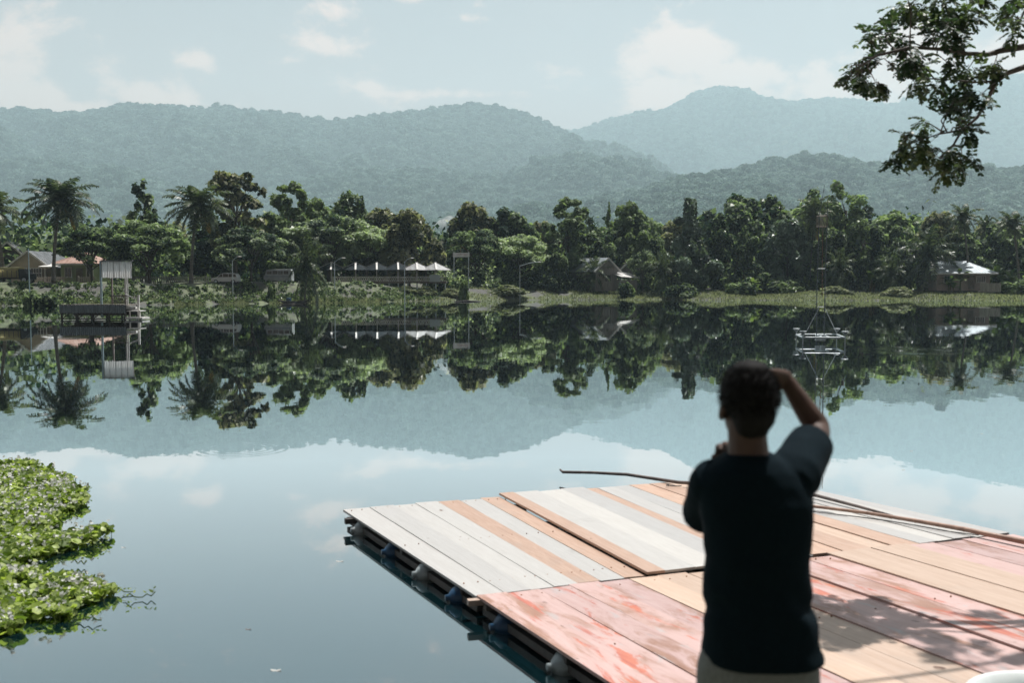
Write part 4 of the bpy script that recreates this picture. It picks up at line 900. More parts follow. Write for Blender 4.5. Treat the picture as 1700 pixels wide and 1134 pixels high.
# board
xb_ = at(190.5, Y) ; r2 = empty('corrugated_board', (xb_, Y + .5, zt), 'white corrugated sheet board held on posts above the old fishing platform', 'board')
zb0, zb1 = W(190, 461, Y)[2] - zt, W(190, 433, Y)[2] - zt; hw = 1.04; n = 34
b = MB(); P = []
for i in range(n + 1):
    xx = -hw + 2 * hw * i / n; yo = .035 if i % 2 else -.01
    P.append((xx, yo, zb0 + .05 * math.sin(i * 1.7) * (i % 5 == 0) - .03 * (i / n)))
Q = [(p[0], p[1] + .10, zb1 - .04 * (p[0] + hw) / (2 * hw)) for p in P]
b.add(P + Q, [(i, i + 1, n + 2 + i, n + 1 + i) for i in range(n)])
Ms = mat('corrugated_white', (.80, .78, .75), (.62, .59, .57), 1.3, .55, 0, stretch=(6, 6, .7)); t = NT(Ms.node_tree)     # thin plastic sheet: light comes through
tl = t.new('ShaderNodeBsdfTranslucent'); tl.inputs[0].default_value = (.90, .87, .84, 1); mx = t.new('ShaderNodeMixShader'); mx.inputs[0].default_value = .75
t.l.new(t.n['Principled BSDF'].outputs[0], mx.inputs[1]); t.l.new(tl.outputs[0], mx.inputs[2]); t.l.new(mx.outputs[0], t.n['Material Output'].inputs[0])
b.build('sheet', Ms, r2)
b = MB()
for xx in np.linspace(-hw, hw, 6): b.box((xx, -.03, (zb0 + zb1) / 2), (.035, .03, zb1 - zb0 - .04))
b.build('battens', mat('grey_batten', (.55, .54, .53), (.4, .39, .38), 3, .7), r2)
b = MB(); b.box((0, .12, zb1 + .03), (2 * hw + .12, .26, .07)); b.build('top_beam', M_greyroof, r2)
b = MB(); b.tube([(-hw - .12, .1, -.9), (-hw - .12, .1, zb1 + .02)], .085, 8); b.build('post', M_bluepole, r2)
for xx in (-.45, .50, .64):
    b = MB(); b.bar((xx, .25, -.3), (xx, .25, zb0 + .4), .10 if xx != .64 else .07); b.build('post', mat('pinkish_timber', (.36, .31, .29), (.26, .22, .20), 4, .8) if xx < 0 else M_dirtywhite, r2)
b = MB()
for z in (.42, .58): b.bar((-.5, .2, z), (.62, .2, z), .07)
for z in (.1, .2, .3): b.bar((-.4, .2, z), (.55, .2, z), .06)
b.build('ladder_rungs', M_wood, r2)
# ---------------------------------------------------------------- floating frame with mast
fz = .31; c1, c2, c3, c4 = G(1322, 555.5, fz), G(1333, 560.5, fz), G(1403, 561, fz), G(1389, 555.5, fz)
r = empty('floating_mast', (0, 0, 0), 'square white pipe frame afloat carrying a tall thin mast, disc caps at its corners', 'mast'); cc = [Vector(c) for c in (c1, c2, c3, c4)]
ctr = sum(cc, Vector()) / 4; r.location = (ctr.x, ctr.y, 0); cc = [c - Vector((ctr.x, ctr.y, 0)) for c in cc]
M_pipe = mat('white_pipe', (.66, .72, .73), (.52, .58, .60), 4, .35)
b = MB()
for i in range(4): b.tube([cc[i], cc[(i + 1) % 4]], .042, 10)
for k_ in (.48, .66): b.tube([cc[0].lerp(cc[3], k_), cc[1].lerp(cc[2], k_)], .03, 8)
b.build('pipe_frame', M_pipe, r)
M_disc = mat('disc_cap', (.40, .44, .45), (.25, .28, .29), 4, .4)
for i in range(4):
    b = MB(); b.tube([cc[i] + Vector((0, 0, -.45)), cc[i] + Vector((0, 0, .27))], .022, 8); o = b.build('leg', M_pipe, r)
    b = MB(); b.tube([cc[i] + Vector((0, 0, z)) for z in (.12, .15, .24, .262, .285)], [.03, .07, .12, .155, .13], 16); b.build('disc_cap', M_disc, o)
Ym = ctr.y
def L_(px, py, dy=0): p = W(px, py, Ym + dy); return Vector((p[0] - ctr.x, p[1] - ctr.y, p[2]))
b = MB(); base = L_(1356, 553); base.z = -.4; b.tube([base, L_(1356, 500), L_(1360, 357), L_(1369, 307)], [.022, .02, .016, .01], 7); b.build('mast_pole', M_dwood if 0 else mat('mast_grey', (.10, .13, .135), (.07, .09, .10), 3, .5), r)
b = MB(); base = L_(1368, 553); base.z = -.4; b.tube([base, L_(1369, 510), L_(1370.5, 447), L_(1374.5, 325)], [.026, .024, .022, .012], 7); b.build('mast_pole', bpy.data.materials['mast_grey'], r)
b = MB(); b.tube([L_(1365, 492, .3), L_(1365, 450, .3), L_(1366, 378, .3)], .012, 7)
for k_ in range(9): p = L_(1365.3, 478 - k_ * 11, .3); b.ball(p, (.026, .026, .06), 8, 6)
b.build('rusty_rod', mat('pale_rust', (.30, .20, .14), (.20, .13, .09), 9, .9), r)
b = MB()
for py in (446, 509.5): b.tube([L_(1356, py), L_(1370, py)], .016, 6)
b.build('cross_bars', M_pipe, r)
b = MB(); b.tube([L_(1360, 511), L_(1338, 552)], .014, 6); b.tube([L_(1368, 509), L_(1388, 551)], .014, 6); b.build('braces', M_pipe, r)
b = MB(); t0, t1, u0, u1 = L_(1360, 358), L_(1374, 358), L_(1360, 376), L_(1374, 376)
for dy in (0, .34):
    o2 = Vector((0, dy, 0))
    for A, B in ((t0, t1), (u0, u1)): b.tube([A + o2, B + o2], .014, 6)
    for k_ in range(8): b.tube([t0.lerp(t1, k_ / 7) + o2, u0.lerp(u1, k_ / 7) + o2], .009, 5)
for A in (t0, t1, u0, u1): b.tube([A, A + Vector((0, .34, 0))], .012, 6)
b.build('wire_basket', mat('pale_wire', (.48, .40, .33), (.36, .28, .22), 6, .6), r)
b = MB(); b.box(L_(1355, 560) + Vector((.05, 0, -.03)), (.16, .2, .24)); b.box(L_(1366, 560) + Vector((0, 0, -.03)), (.18, .2, .26)); b.build('equipment_box', M_pipe, r)
# ---------------------------------------------------------------- the timber raft in front
ZD = .17
A_, B_ = np.array((-1.88, 10.93)), np.array((3.12, 12.72)); C0, C1 = np.array((-.29, 7.87)), np.array((5.0, 9.80)); D0, D1 = np.array((1.50, 4.40)), np.array((7.0, 6.3))
def quadp(P, Q, P2, Q2, u, v):
    a = P + (Q - P) * u; b = P2 + (Q2 - P2) * (float(np.interp(u, [0, .21, .352, .55, .66, .95, 1], [0, .163, .277, .46, .57, .93, 1])) if P is A_ and 0 < u < 1 else u); return a + (b - a) * v
def plankmat(name, kind):
    m = bpy.data.materials.new(name); m.use_nodes = True; t = NT(m.node_tree); bs = t.n['Principled BSDF']
    uv = t.new('ShaderNodeUVMap', uv_map='UVMap').outputs[0]; lv = t.new('ShaderNodeAttribute', attribute_name='lv').outputs['Fac']
    cb = t.new('ShaderNodeCombineXYZ'); t.put(cb.inputs[2], t.m('MULTIPLY', lv, 37)); vv = t.new('ShaderNodeVectorMath', operation='ADD'); t.l.new(uv, vv.inputs[0]); t.l.new(cb.outputs[0], vv.inputs[1]); uvw = vv.outputs[0]
    grain = t.noise(t.scale(uvw, (1.2, 26, 1)), 2.2, 6, .65, .5); fine = t.noise(t.scale(uvw, (3, 120, 1)), 2, 3, .6); blot = t.noise(t.scale(uvw, (1, 2.4, 1)), 1.6, 5, .6, .4)
    knots = t.noise(t.scale(uvw, (4, 9, 1)), 1.4, 2, .4)
    f = t.m('ADD', t.m('MULTIPLY', grain, .7), t.m('MULTIPLY', fine, .3))
    if kind == 'white': c = t.mix(t.ramp(f, .3, .75), (.60, .585, .56), (.52, .50, .475)); c = t.mix(t.ramp(blot, .62, .8, 0, .5), c, (.32, .30, .28))
    elif kind == 'orange': c = t.mix(t.ramp(f, .3, .72), (.66, .47, .365), (.50, .32, .23)); c = t.mix(t.ramp(blot, .5, .75, 0, .6), c, (.50, .38, .31))
    elif kind == 'cream': c = t.mix(t.ramp(f, .3, .75), (.68, .52, .415), (.55, .39, .29)); c = t.mix(t.ramp(blot, .55, .8, 0, .7), c, (.48, .40, .34))
    else:
        wood = t.mix(t.ramp(f, .3, .72), (.46, .27, .20), (.34, .18, .13)); paint = t.mix(t.ramp(f, .25, .8), (.67, .49, .46), (.58, .38, .35))
        strong = t.mix(t.ramp(grain, .35, .7), (.66, .20, .11), (.46, .09, .06))
        wear = t.noise(t.scale(uvw, (.8, 5, 1)), 1.7, 6, .68, .8)
        c = t.mix(t.ramp(wear, .40, .56), t.mix(t.ramp(blot, .4, .6), paint, wood), paint); c = t.mix(t.ramp(t.noise(t.scale(uvw, (.7, 5, 1)), 1.5, 5, .7, .8), .56, .64, 0, .85), c, strong)
        c = t.mix(t.ramp(t.noise(t.scale(uvw, (1.2, 6, 1)), 3.1, 4, .6, .5), .6, .72, 0, .7), c, (.52, .49, .485))
    c = t.mix(t.ramp(knots, .74, .80), c, (.16, .09, .06))
    c = t.mix(1, c, t.mix(lv, (.70, .70, .715), (.90, .885, .87)), 'MULTIPLY')
    # nail heads near the plank ends and dirt along the edges
    t.l.new(c, bs.inputs['Base Color']); bs.inputs['Roughness'].default_value = .48; bs.inputs['Specular IOR Level'].default_value = .35
    bn = t.new('ShaderNodeBump'); bn.inputs['Distance'].default_value = .0035; t.l.new(t.m('ADD', f, t.m('MULTIPLY', blot, .4)), bn.inputs['Height']); t.l.new(bn.outputs[0], bs.inputs['Normal']); return m
PM = {k_: plankmat('planks_' + k_, k_) for k_ in ('white', 'orange', 'cream', 'pink')}
raft = empty('plank_raft', (1.5, 9.0, 0), 'floating plank raft, bare and pink-painted boards laid over plastic jugs', 'raft')
RO = Vector((1.5, 9.0, 0))
def plank_section(name, corners, kind, v0, v1, ws, z0, seed, label=None, u0=0):
    """ws: plank widths as fractions of the row; kind for the whole section"""
    rr = random.Random(seed); P, Q, P2, Q2 = corners; V_ = []; Fc = []; UV = []; lv = []; u = u0
    for wdt in ws:
        a, b = u + .0004, u + wdt - .0005; u += wdt
        e0 = v0 + rr.uniform(-.010, .008); e1 = v1 - rr.uniform(-.002, .012); zz = z0 + rr.uniform(-.003, .006); tilt = rr.uniform(-.003, .003); sk_ = rr.uniform(-.0006, .0006)
        n = len(V_); K = 12; warp = rr.uniform(-.004, .006); kl = rr.random(); uo = rr.uniform(0, 50)
        for i in range(K):
            f_ = i / (K - 1); v = e0 + (e1 - e0) * f_; bow = warp * math.sin(math.pi * f_ * rr.choice((1, 1)))
            wb = .0007 * mnoise.noise(Vector((f_ * 5, kl * 40, 1))); wc_ = .0007 * mnoise.noise(Vector((f_ * 5, kl * 40, 9))); L_a = quadp(P, Q, P2, Q2, a + sk_ * f_ + max(0, wb), v); L_b = quadp(P, Q, P2, Q2, b + sk_ * f_ - max(0, wc_), v)
            for (q, dzz) in ((L_a, -.024), (L_a, tilt), (L_b, -tilt), (L_b, -.024)): V_.append((q[0] - RO.x, q[1] - RO.y, zz + dzz + bow))
        for i in range(K - 1):
            m_ = n + 4 * i
            for j in range(3): Fc.append((m_ + j, m_ + 4 + j, m_ + 5 + j, m_ + 1 + j)); lv.append(kl); UV.append([(i * .32 + uo, j * .13), ((i + 1) * .32 + uo, j * .13), ((i + 1) * .32 + uo, (j + 1) * .13), (i * .32 + uo, (j + 1) * .13)])
        for q in ((n, n + 1, n + 2, n + 3), (n + 4 * K - 1, n + 4 * K - 2, n + 4 * K - 3, n + 4 * K - 4)): Fc.append(q); lv.append(kl); UV.append([(uo, 0), (uo + .02, 0), (uo + .02, .13), (uo, .13)])
    me = bpy.data.meshes.new(name); me.from_pydata(V_, [], Fc); me.materials.append(PM[kind]); ul = me.uv_layers.new(name='UVMap')
    for pl, uvq in zip(me.polygons, UV):
        for li, uvv in zip(pl.loop_indices, uvq): ul.data[li].uv = uvv
    at_ = me.attributes.new('lv', 'FLOAT', 'FACE'); at_.data.foreach_set('value', lv); me.update()
    o = bpy.data.objects.new(name, me); COL.objects.link(o); o.parent = raft
    if label: o['label'] = label
    return u
far = (A_, B_, C0, C1); near = (C0, C1, D0, D1)
u = 0; FR = [('white', (.056, .052, .048, .05), 0, 'bare whitish planks at the left corner'), ('orange', (.048,), 0, 'orange plank between whitish ones'), ('white', (.05,), 0, None), ('orange', (.046,), 0, None),
      ('orange', (.034,), .03, 'raised dark-orange plank'), ('white', (.058, .056, .056), .028, 'raised whitish planks'), ('orange', (.028,), .022, None), ('white', (.042, .042), .02, None), ('orange', (.05, .045), .02, None),
      ('cream', (.04,), .008, 'brownish plank beside the seam'), ('orange', (.04,), .016, None)]
for i, (kd, ws, dz_, lb) in enumerate(FR): u = plank_section('plank_section', far, kd, (0 if u < .345 else -.012 if u < .55 else .0), 1, ws, ZD + dz_, 300 + i, lb, u)
rest = 1.0 - u; plank_section('plank_section', far, 'white', -.0, 1, [rest / 5] * 5, ZD + .016, 333, 'whitish planks along the right edge', u)
u = 0; NR = [('pink', (.046, .05, .048, .05, .047), 0.004, 'pink-painted planks along the left edge'), ('cream', (.05, .05, .05), .0, 'cream planks in the near row'), ('pink', (.05, .052), .004, 'pink planks behind the person'), ('pink', (.060, .052), .012, 'pink planks right of the person'),
      ('cream', (.085, .072), .034, 'raised cream boards'), ('pink', (.062, .058, .055), .012, 'pink planks near the right edge')]
for i, (kd, ws, dz_, lb) in enumerate(NR): u = plank_section('plank_section', near, kd, .006, 1, ws, ZD + dz_, 400 + i, lb, u)
plank_section('plank_section', near, 'pink', .004, 1, [(1 - u) / 2] * 2, ZD + .008, 444, None, u)
# rusty nail heads over the beams
nb = MB(); rr = random.Random(77)
def top_at(row, u_, v_): return ZD + (.034 if row is far and .35 < u_ < .58 else .018) + (.02 if row is near and .56 < u_ < .72 else 0)
for row in (far, near):
    for v_ in (.03, .5, .9) if row is far else (.03, .35, .7, .97):
        u_ = .012
        while u_ < .99:
            p = quadp(*row, u_, v_ + rr.uniform(-.004, .004)); nb.tube([(p[0] - RO.x, p[1] - RO.y, ZD - .02), (p[0] - RO.x, p[1] - RO.y, top_at(row, u_, v_) - .012)], .0065, 6); u_ += rr.uniform(.018, .032)
nbo = nb.build('nail_heads', M_rust, raft); nbo['kind'] = 'stuff'
# beams below
def r3(p, z): return (p[0] - RO.x, p[1] - RO.y, z)
for (row, v) in ((far, .10), (far, .5), (far, .9), (near, .03), (near, .35), (near, .7), (near, .97)):
    P, Q, P2, Q2 = row; a = quadp(P, Q, P2, Q2, -.016 if v == .10 else .004, v); b = quadp(P, Q, P2, Q2, 1.012, v); k_ = MB(); k_.bar(r3(a, ZD - .055), r3(b, ZD - .055), .07, .055); k_.build('cross_beam', M_wood if v == .03 else M_dwood, raft)
for uo in (.012, .33, .66, .985):
    for row in (far, near):
        P, Q, P2, Q2 = row; a = quadp(P, Q, P2, Q2, uo, .01); b = quadp(P, Q, P2, Q2, uo, .99); k_ = MB(); k_.bar(r3(a, ZD - .115), r3(b, ZD - .115), .06, .06); k_.build('long_beam', M_dwood, raft)
a = quadp(*near, -.016, .012); b = quadp(*near, .03, .02); k_ = MB(); k_.bar(r3(a, ZD - .03), r3(b, ZD - .03), .06, .045); q = k_.build('beam_end', PM['cream'], raft)
def jug(row, u_, v, m, z=.045, s_=1.):
    p = quadp(*row, u_, v); b = MB(); ux = Vector((.94, .34, 0)); dn = Vector((.34, -.94, 0)) ; c = Vector(r3(p, z))
    rings = []
    for (d_, r_) in ((-.16, .02), (-.155, .075), (-.13, .095), (-.05, .098), (-.045, .092), (-.03, .092), (-.025, .098), (.06, .098), (.12, .085), (.155, .05), (.17, .026), (.20, .026), (.202, .01)):
        rings.append((c + ux * (-d_ * s_), dn, (0, 0, 1), r_ * s_, r_ * s_))
    b.loft(rings, 18); b.build('plastic_jug', m, raft, True)
for v, m_ in ((.14, M_jug), (.42, M_bluejug), (.66, M_jug), (.88, M_bluejug)): jug(far, .026, v, m_)
for v, m_ in ((.10, M_bluejug), (.33, M_jug), (.55, M_jug), (.8, M_bluejug)): jug(near, .026, v, m_, .045, 1.05)
for v in (.1, .35, .6, .85): jug(far, .985, v, M_jug); jug(far, .35, v, M_jug); jug(near, .6, v, M_bluejug)
for u_ in (.2, .5, .8): jug(far, u_, .03, M_jug)
# poles and line lying on the raft
def raftpole(name, pts, rad, m, label, cat, nodes=False):
    b = MB(); b.tube(pts, rad, 9)
    if nodes:
        for i in range(len(pts) - 1):
            for f_ in (0, .5):
                c = Vector(pts[i]).lerp(Vector(pts[i + 1]), f_); d = (Vector(pts[i + 1]) - Vector(pts[i])).normalized() * .012; rd = rad[i] if hasattr(rad, '__len__') else rad
                b.tube([c - d, c, c + d], [rd * .98, rd * 1.18, rd * .98], 9)
    o = b.build(name, m, None, True); return tag(o, label, cat)
M_stick = mat('grey_stick', (.20, .165, .15), (.11, .095, .09), 14, .85, .004)
M_bamboo = mat('bamboo', (.42, .27, .20), (.28, .17, .13), 10, .5, stretch=(1, 1, 1))
pp = []
for (px, py, z) in ((930, 780, .125), (934, 784, .115), (985, 785, .15), (1040, 788, .20), (1125, 801, .235), (1240, 808, .245), (1355, 823, .235), (1420, 840, .23), (1482, 857, .222)): pp.append(G(px, py, z))
raftpole('branch_pole', pp, [.013, .020, .020, .021, .022, .022, .020, .018, .012], M_stick, 'crooked grey stick lying on the raft, its tip reaching out over the water', 'stick')
pp = [G(1230, 828, .23), G(1350, 841, .235), G(1440, 852, .235), G(1520, 865, .235), G(1600, 879, .235), G(1715, 903, .24)]
raftpole('bamboo_pole', pp, [.014, .017, .019, .021, .024, .028], M_bamboo, 'long brown bamboo pole lying along the right edge of the raft', 'pole', True)
pp = [G(1340, 849, .205), G(1420, 858, .203), G(1500, 869, .205), G(1570, 882, .205), G(1625, 889, .205)]
raftpole('thin_cord', pp, .005, M_black, 'thin dark cord stretched on the whitish planks below the bamboo pole', 'cord')
b = MB(); p = G(1120, 806, .22)
pts = [(p[0] + .10 * math.cos(a), p[1] + .05 * math.sin(a), p[2] + .0) for a in np.linspace(2.2, 5.6, 12)]; b.tube(pts, .006, 6); tag(b.build('wire_loop', M_black), 'small dark wire loop under the grey stick', 'wire')
# white tub standing on the near planks, bottom right corner
tp = G(1740, 1178, .62); r = empty('white_tub', (tp[0] + .05, tp[1] - .02, ZD + .02), 'round white plastic tub at the bottom right corner, only its rim in the photo', 'tub')
b = MB(); b.loft([((0, 0, z), (1, 0, 0), (0, 1, 0), q, q) for z, q in ((0, .30), (.01, .33), (.25, .37), (.41, .40), (.42, .43), (.445, .44), (.46, .43), (.455, .405), (.40, .385), (.06, .33), (.05, .05))], 48)
b.build('shell', mat('tub_plastic', (.72, .75, .73), (.62, .66, .65), 3, .35), r, True)
# ---------------------------------------------------------------- water hyacinth
def inpoly(x, y, P):
    c = False; j = len(P) - 1
    for i in range(len(P)):
        if (P[i][1] > y) != (P[j][1] > y) and x < (P[j][0] - P[i][0]) * (y - P[i][1]) / (P[j][1] - P[i][1]) + P[i][0]: c = not c
        j = i
    return c
polyA = [(-900, 760), (0, 775), (60, 779), (110, 797), (140, 815), (128, 845), (98, 865), (85, 885), (120, 893), (150, 892), (172, 893), (165, 903), (130, 912), (95, 922), (70, 935), (20, 950), (-300, 985), (-900, 985)]
polyB = [(-900, 968), (0, 958), (60, 952), (105, 962), (150, 976), (180, 985), (206, 992), (175, 1005), (120, 1030), (60, 1040), (0, 1058), (-900, 1180)]
PA = [G(*p)[:2] for p in polyA]; PB = [G(*p)[:2] for p in polyB]
r = random.Random(3); V_, N_, SZ, FL = [], [], [], []
cnt = 0
while cnt < 27000:
    x = r.uniform(-10.5, -2.9); y = r.uniform(6, 15.2)
    if x < -.56 * y - 1.2: continue
    ed = .16 * mnoise.noise(Vector((x * 2.2, y * 2.2, 0)))
    if not (inpoly(x + ed, y + ed, PA) or inpoly(x + ed, y - ed, PB)): continue
    d = mnoise.noise(Vector((x * 1.6, y * 1.6, 4)))
    if r.random() < .25 and d < -.35: continue
    if mnoise.noise(Vector((x * 5, y * 5, 9))) < -.32: continue
    hgt_ = .02 + (.085 + .06 * d) * r.random() ** .7; V_.append((x, y, hgt_)); N_.append((r.gauss(0, .45), r.gauss(0, .45) - .12, 1 if r.random() < .8 else .2)); cnt += 1
V_ = np.array(V_); N_ = np.array(N_); rng = np.random.default_rng(4)
def round_leaves(name, P, Nn, size, mt, rng, k=6, cup=.22):
    n = len(P); Nn = Nn / np.linalg.norm(Nn, axis=1, keepdims=True); a = np.cross(Nn, rng.normal(size=(n, 3))); a /= np.linalg.norm(a, axis=1, keepdims=True); b = np.cross(Nn, a)
    s_ = (size * rng.uniform(.45, 1.75, n) ** 1.1)[:, None]; vs = []
    for j in range(k):
        t_ = 2 * math.pi * j / k; vs.append(P + a * s_ * math.cos(t_) * 1.12 + b * s_ * math.sin(t_) * .86 + Nn * s_ * cup * (1 + .6 * math.cos(2 * t_)) * .5)
    vs.append(P - Nn * s_ * cup * .4); v = np.stack(vs, 1).reshape(-1, 3); K = k + 1
    idx = np.array([[j, (j + 1) % k, k] for j in range(k)]).ravel(); L_i = (np.arange(n)[:, None] * K + idx[None]).ravel()
    me = bpy.data.meshes.new(name); me.vertices.add(len(v)); me.vertices.foreach_set('co', v.astype('f').ravel()); me.loops.add(len(L_i)); me.loops.foreach_set('vertex_index', L_i.astype('i'))
    me.polygons.add(n * k); me.polygons.foreach_set('loop_start', np.arange(0, 3 * n * k, 3, dtype='i')); me.polygons.foreach_set('use_smooth', [True] * (n * k)); me.materials.append(mt)
    at_ = me.attributes.new('lv', 'FLOAT', 'FACE'); at_.data.foreach_set('value', np.repeat(rng.random(n), k).astype('f')); me.update(calc_edges=True); return me
o = bpy.data.objects.new('water_plants', round_leaves('water_plants', V_, N_, .028, L_hya, rng)); COL.objects.link(o); o['kind'] = 'stuff'
# stems, and small whitish flowers among them
sb = MB(); r = random.Random(6)
for i in range(2600):
    q = V_[r.randrange(len(V_))]; sb.cur = r.random(); x1, y1 = q[0] + r.gauss(0, .035), q[1] + r.gauss(0, .035)
    sb.bar((x1, y1, -.03), (q[0], q[1], q[2]), .006)
o = sb.build('water_plant_stems', L_hya); o['kind'] = 'stuff'
fi = [i for i in range(len(V_)) if r.random() < .035 + .07 * (mnoise.noise(Vector((V_[i][0] * 1.3, V_[i][1] * 1.3, 8))) > .1)]
FP = V_[fi] + (0, 0, .045); FP[:, 2] += rng.uniform(0, .035, len(fi)); M_fl = leafmat('petal', (.55, .55, .52), (.74, .74, .70), .3, .6, .2, (1, 1, 1))
o = bpy.data.objects.new('water_plant_flowers', round_leaves('water_plant_flowers', np.repeat(FP, 3, 0) + rng.normal(size=(3 * len(fi), 3)) * .010, rng.normal(size=(3 * len(fi), 3)) + (0, -.2, .8), .013, M_fl, rng, 5, .5)); COL.objects.link(o); o['kind'] = 'stuff'
# trailing runners at the tips of the mat
sb = MB()
for (px, py, L) in ((172, 893, 7), (204, 990, 8), (115, 1026, 8), (150, 905, 5), (190, 980, 5), (118, 935, 5), (140, 815, 4)):
    p = Vector(G(px, py, .03)); hd = r.uniform(-1.2, .3)
    for k_ in range(L):
        hd += r.gauss(0, .3); q = p + Vector((math.cos(hd), math.sin(hd), 0)) * .035; q.z = .02 + .05 * r.random() ** 2; sb.cur = r.random() * .4; sb.bar(p, q, .007); p = q
        for _ in range(2):
            a = r.uniform(0, 6.28); n = Vector((r.gauss(0, .5), r.gauss(0, .5), 1)).normalized(); u1 = n.orthogonal().normalized(); u1.rotate(Matrix.Rotation(a, 3, n)); u2 = n.cross(u1); c = p + Vector((r.gauss(0, .015), r.gauss(0, .015), .02 + r.random() * .03)); s1 = r.uniform(.010, .022); sb.cur = r.random()
            sb.add([c - u1 * s1, c + u2 * s1 * .6, c + u1 * s1, c - u2 * s1 * .6], [(0, 1, 2, 3)])
o = sb.build('water_plant_runners', L_hya); o['kind'] = 'stuff'
# bits drifting on the water
for i, (px, py, lb) in enumerate(((564, 932, 'pale petal drifting left of the raft corner'), (458, 1113, 'pale petal drifting near the bottom edge of the photo'), (205, 909, 'tiny pale petal right of the middle tongue of water plants'), (1513, 806 - 57, 'pale petal drifting on the hill reflection right of the person'),
                                   (1500, 780, 'tiny pale petal on the reflected cloud right of the person'), (1630, 720, 'small pale petal drifting far right on the hill reflection'), (412, 1045, 'tiny dark speck drifting below the middle of the left water'))):
    p = G(px, py, .004); b = MB(); s1 = .03 if i < 2 else .018; n_ = 8
    b.add([(s1 * 1.3 * math.cos(a), s1 * .7 * math.sin(a), .006 * math.cos(2 * a)) for a in np.linspace(0, 6.28, n_, endpoint=False)] + [(0, 0, -.002)], [(j, (j + 1) % n_, n_) for j in range(n_)])
    o = b.build('floating_petal', M_fl if i < 6 else M_stick, None, False, p); tag(o, lb, 'petal', 'bits drifting on the lake')
# ---------------------------------------------------------------- overhanging tree, top right
tr = empty('overhanging_tree', (7.9, 8.6, .3), 'tree on the near bank whose leafy boughs hang into the top right corner', 'tree'); TO = Vector((7.9, 8.6, .3))
CL = [(1509, 6, 20), (1537, 15, 20), (1580, 22, 28), (1611, 25, 24), (1571, 50, 28), (1545, 56, 20), (1475, 51, 17), (1447, 56, 14), (1504, 70, 20), (1467, 96, 17), (1433, 104, 12), (1413, 122, 11), (1430, 127, 13), (1453, 135, 13), (1509, 93, 20), (1530, 110, 18), (1521, 132, 11),
      (1554, 138, 14), (1574, 104, 12), (1608, 113, 14), (1633, 118, 15), (1650, 107, 12), (1605, 152, 20), (1628, 158, 13), (1582, 169, 18), (1602, 186, 18), (1568, 192, 14), (1605, 212, 12), (1536, 203, 10), (1502, 226, 11), (1523, 234, 14), (1494, 248, 11), (1482, 262, 8), (1520, 254, 16),
      (1549, 246, 17), (1574, 258, 17), (1597, 260, 13), (1614, 262, 8), (1566, 280, 9), (1679, 12, 15), (1693, 32, 15), (1686, 52, 8), (1590, 75, 14), (1640, 60, 0), (1560, -15, 30), (1620, -20, 30), (1500, -25, 20), (1700, -15, 25)]
rt = random.Random(12); lf = []; tw = MB(); TRK = []
def BP(px, py, Y): return Vector(W(px, py, Y)) - TO
YB = 8.4
trunkp = [Vector((0, 0, -1)), Vector((.0, .05, .6)), Vector((-.15, .1, 2.0)), Vector((-.5, .15, 3.3)), Vector((-.9, .2, 4.6)), Vector((-1.6, .1, 6.2)), Vector((-2.4, .0, 7.8))]
tb = MB(); tb.tube(trunkp, [.34, .27, .22, .20, .17, .13, .09], 14)
bA = [trunkp[3], BP(1820, 70, YB), BP(1700, 77, YB), BP(1660, 84, YB), BP(1640, 90, YB), BP(1600, 88, YB - .1), BP(1560, 81, YB - .15), BP(1510, 78, YB - .2), BP(1455, 92, YB - .2), BP(1420, 115, YB - .2)]
bB = [trunkp[2] + Vector((0, 0, .7)), BP(1800, 105, YB - .1), BP(1700, 111, YB - .1), BP(1672, 121, YB - .1), BP(1653, 136, YB - .1), BP(1640, 165, YB), BP(1622, 195, YB), BP(1595, 219, YB), BP(1583, 240, YB), BP(1560, 262, YB)]
bC = [BP(1656, 134, YB - .1), BP(1620, 136, YB), BP(1580, 132, YB), BP(1540, 130, YB), BP(1500, 126, YB)]
bD = [BP(1600, 88, YB - .1), BP(1590, 60, YB), BP(1575, 25, YB), BP(1560, -20, YB), BP(1540, -60, YB)]
bE = [trunkp[4], BP(1800, -60, YB), BP(1740, -20, YB), BP(1700, 20, YB), BP(1685, 50, YB)]
bF = [BP(1600, 215, YB), BP(1560, 222, YB), BP(1520, 234, YB), BP(1490, 252, YB)]
bH = [trunkp[5], trunkp[5] + Vector((-1.2, -.4, .6)), trunkp[5] + Vector((-2.6, -.8, .9)), trunkp[5] + Vector((-3.8, -1.0, .6))]
bI = [trunkp[4], trunkp[4] + Vector((-.4, -1.4, .8)), trunkp[4] + Vector((-1.0, -2.8, 1.1)), trunkp[4] + Vector((-1.4, -4.0, .8))]
segs = []
for P, r0, r1 in ((bA, .075, .008), (bB, .065, .007), (bC, .014, .005), (bD, .022, .006), (bE, .05, .006), (bF, .013, .004), (bH, .07, .01), (bI, .07, .01)):
    k_ = MB(); n = len(P); k_.tube(P, [r0 * .78 + (r1 - r0 * .78) * (i / (n - 1)) ** .33 for i in range(n)], 8); k_.build('bough', M_branch, tr, True)
    for a, b in zip(P[:-1], P[1:]): segs.append((a, b))
tb.build('trunk', M_bark, tr, True)
LP, LN, LD, LLV = [], [], [], []
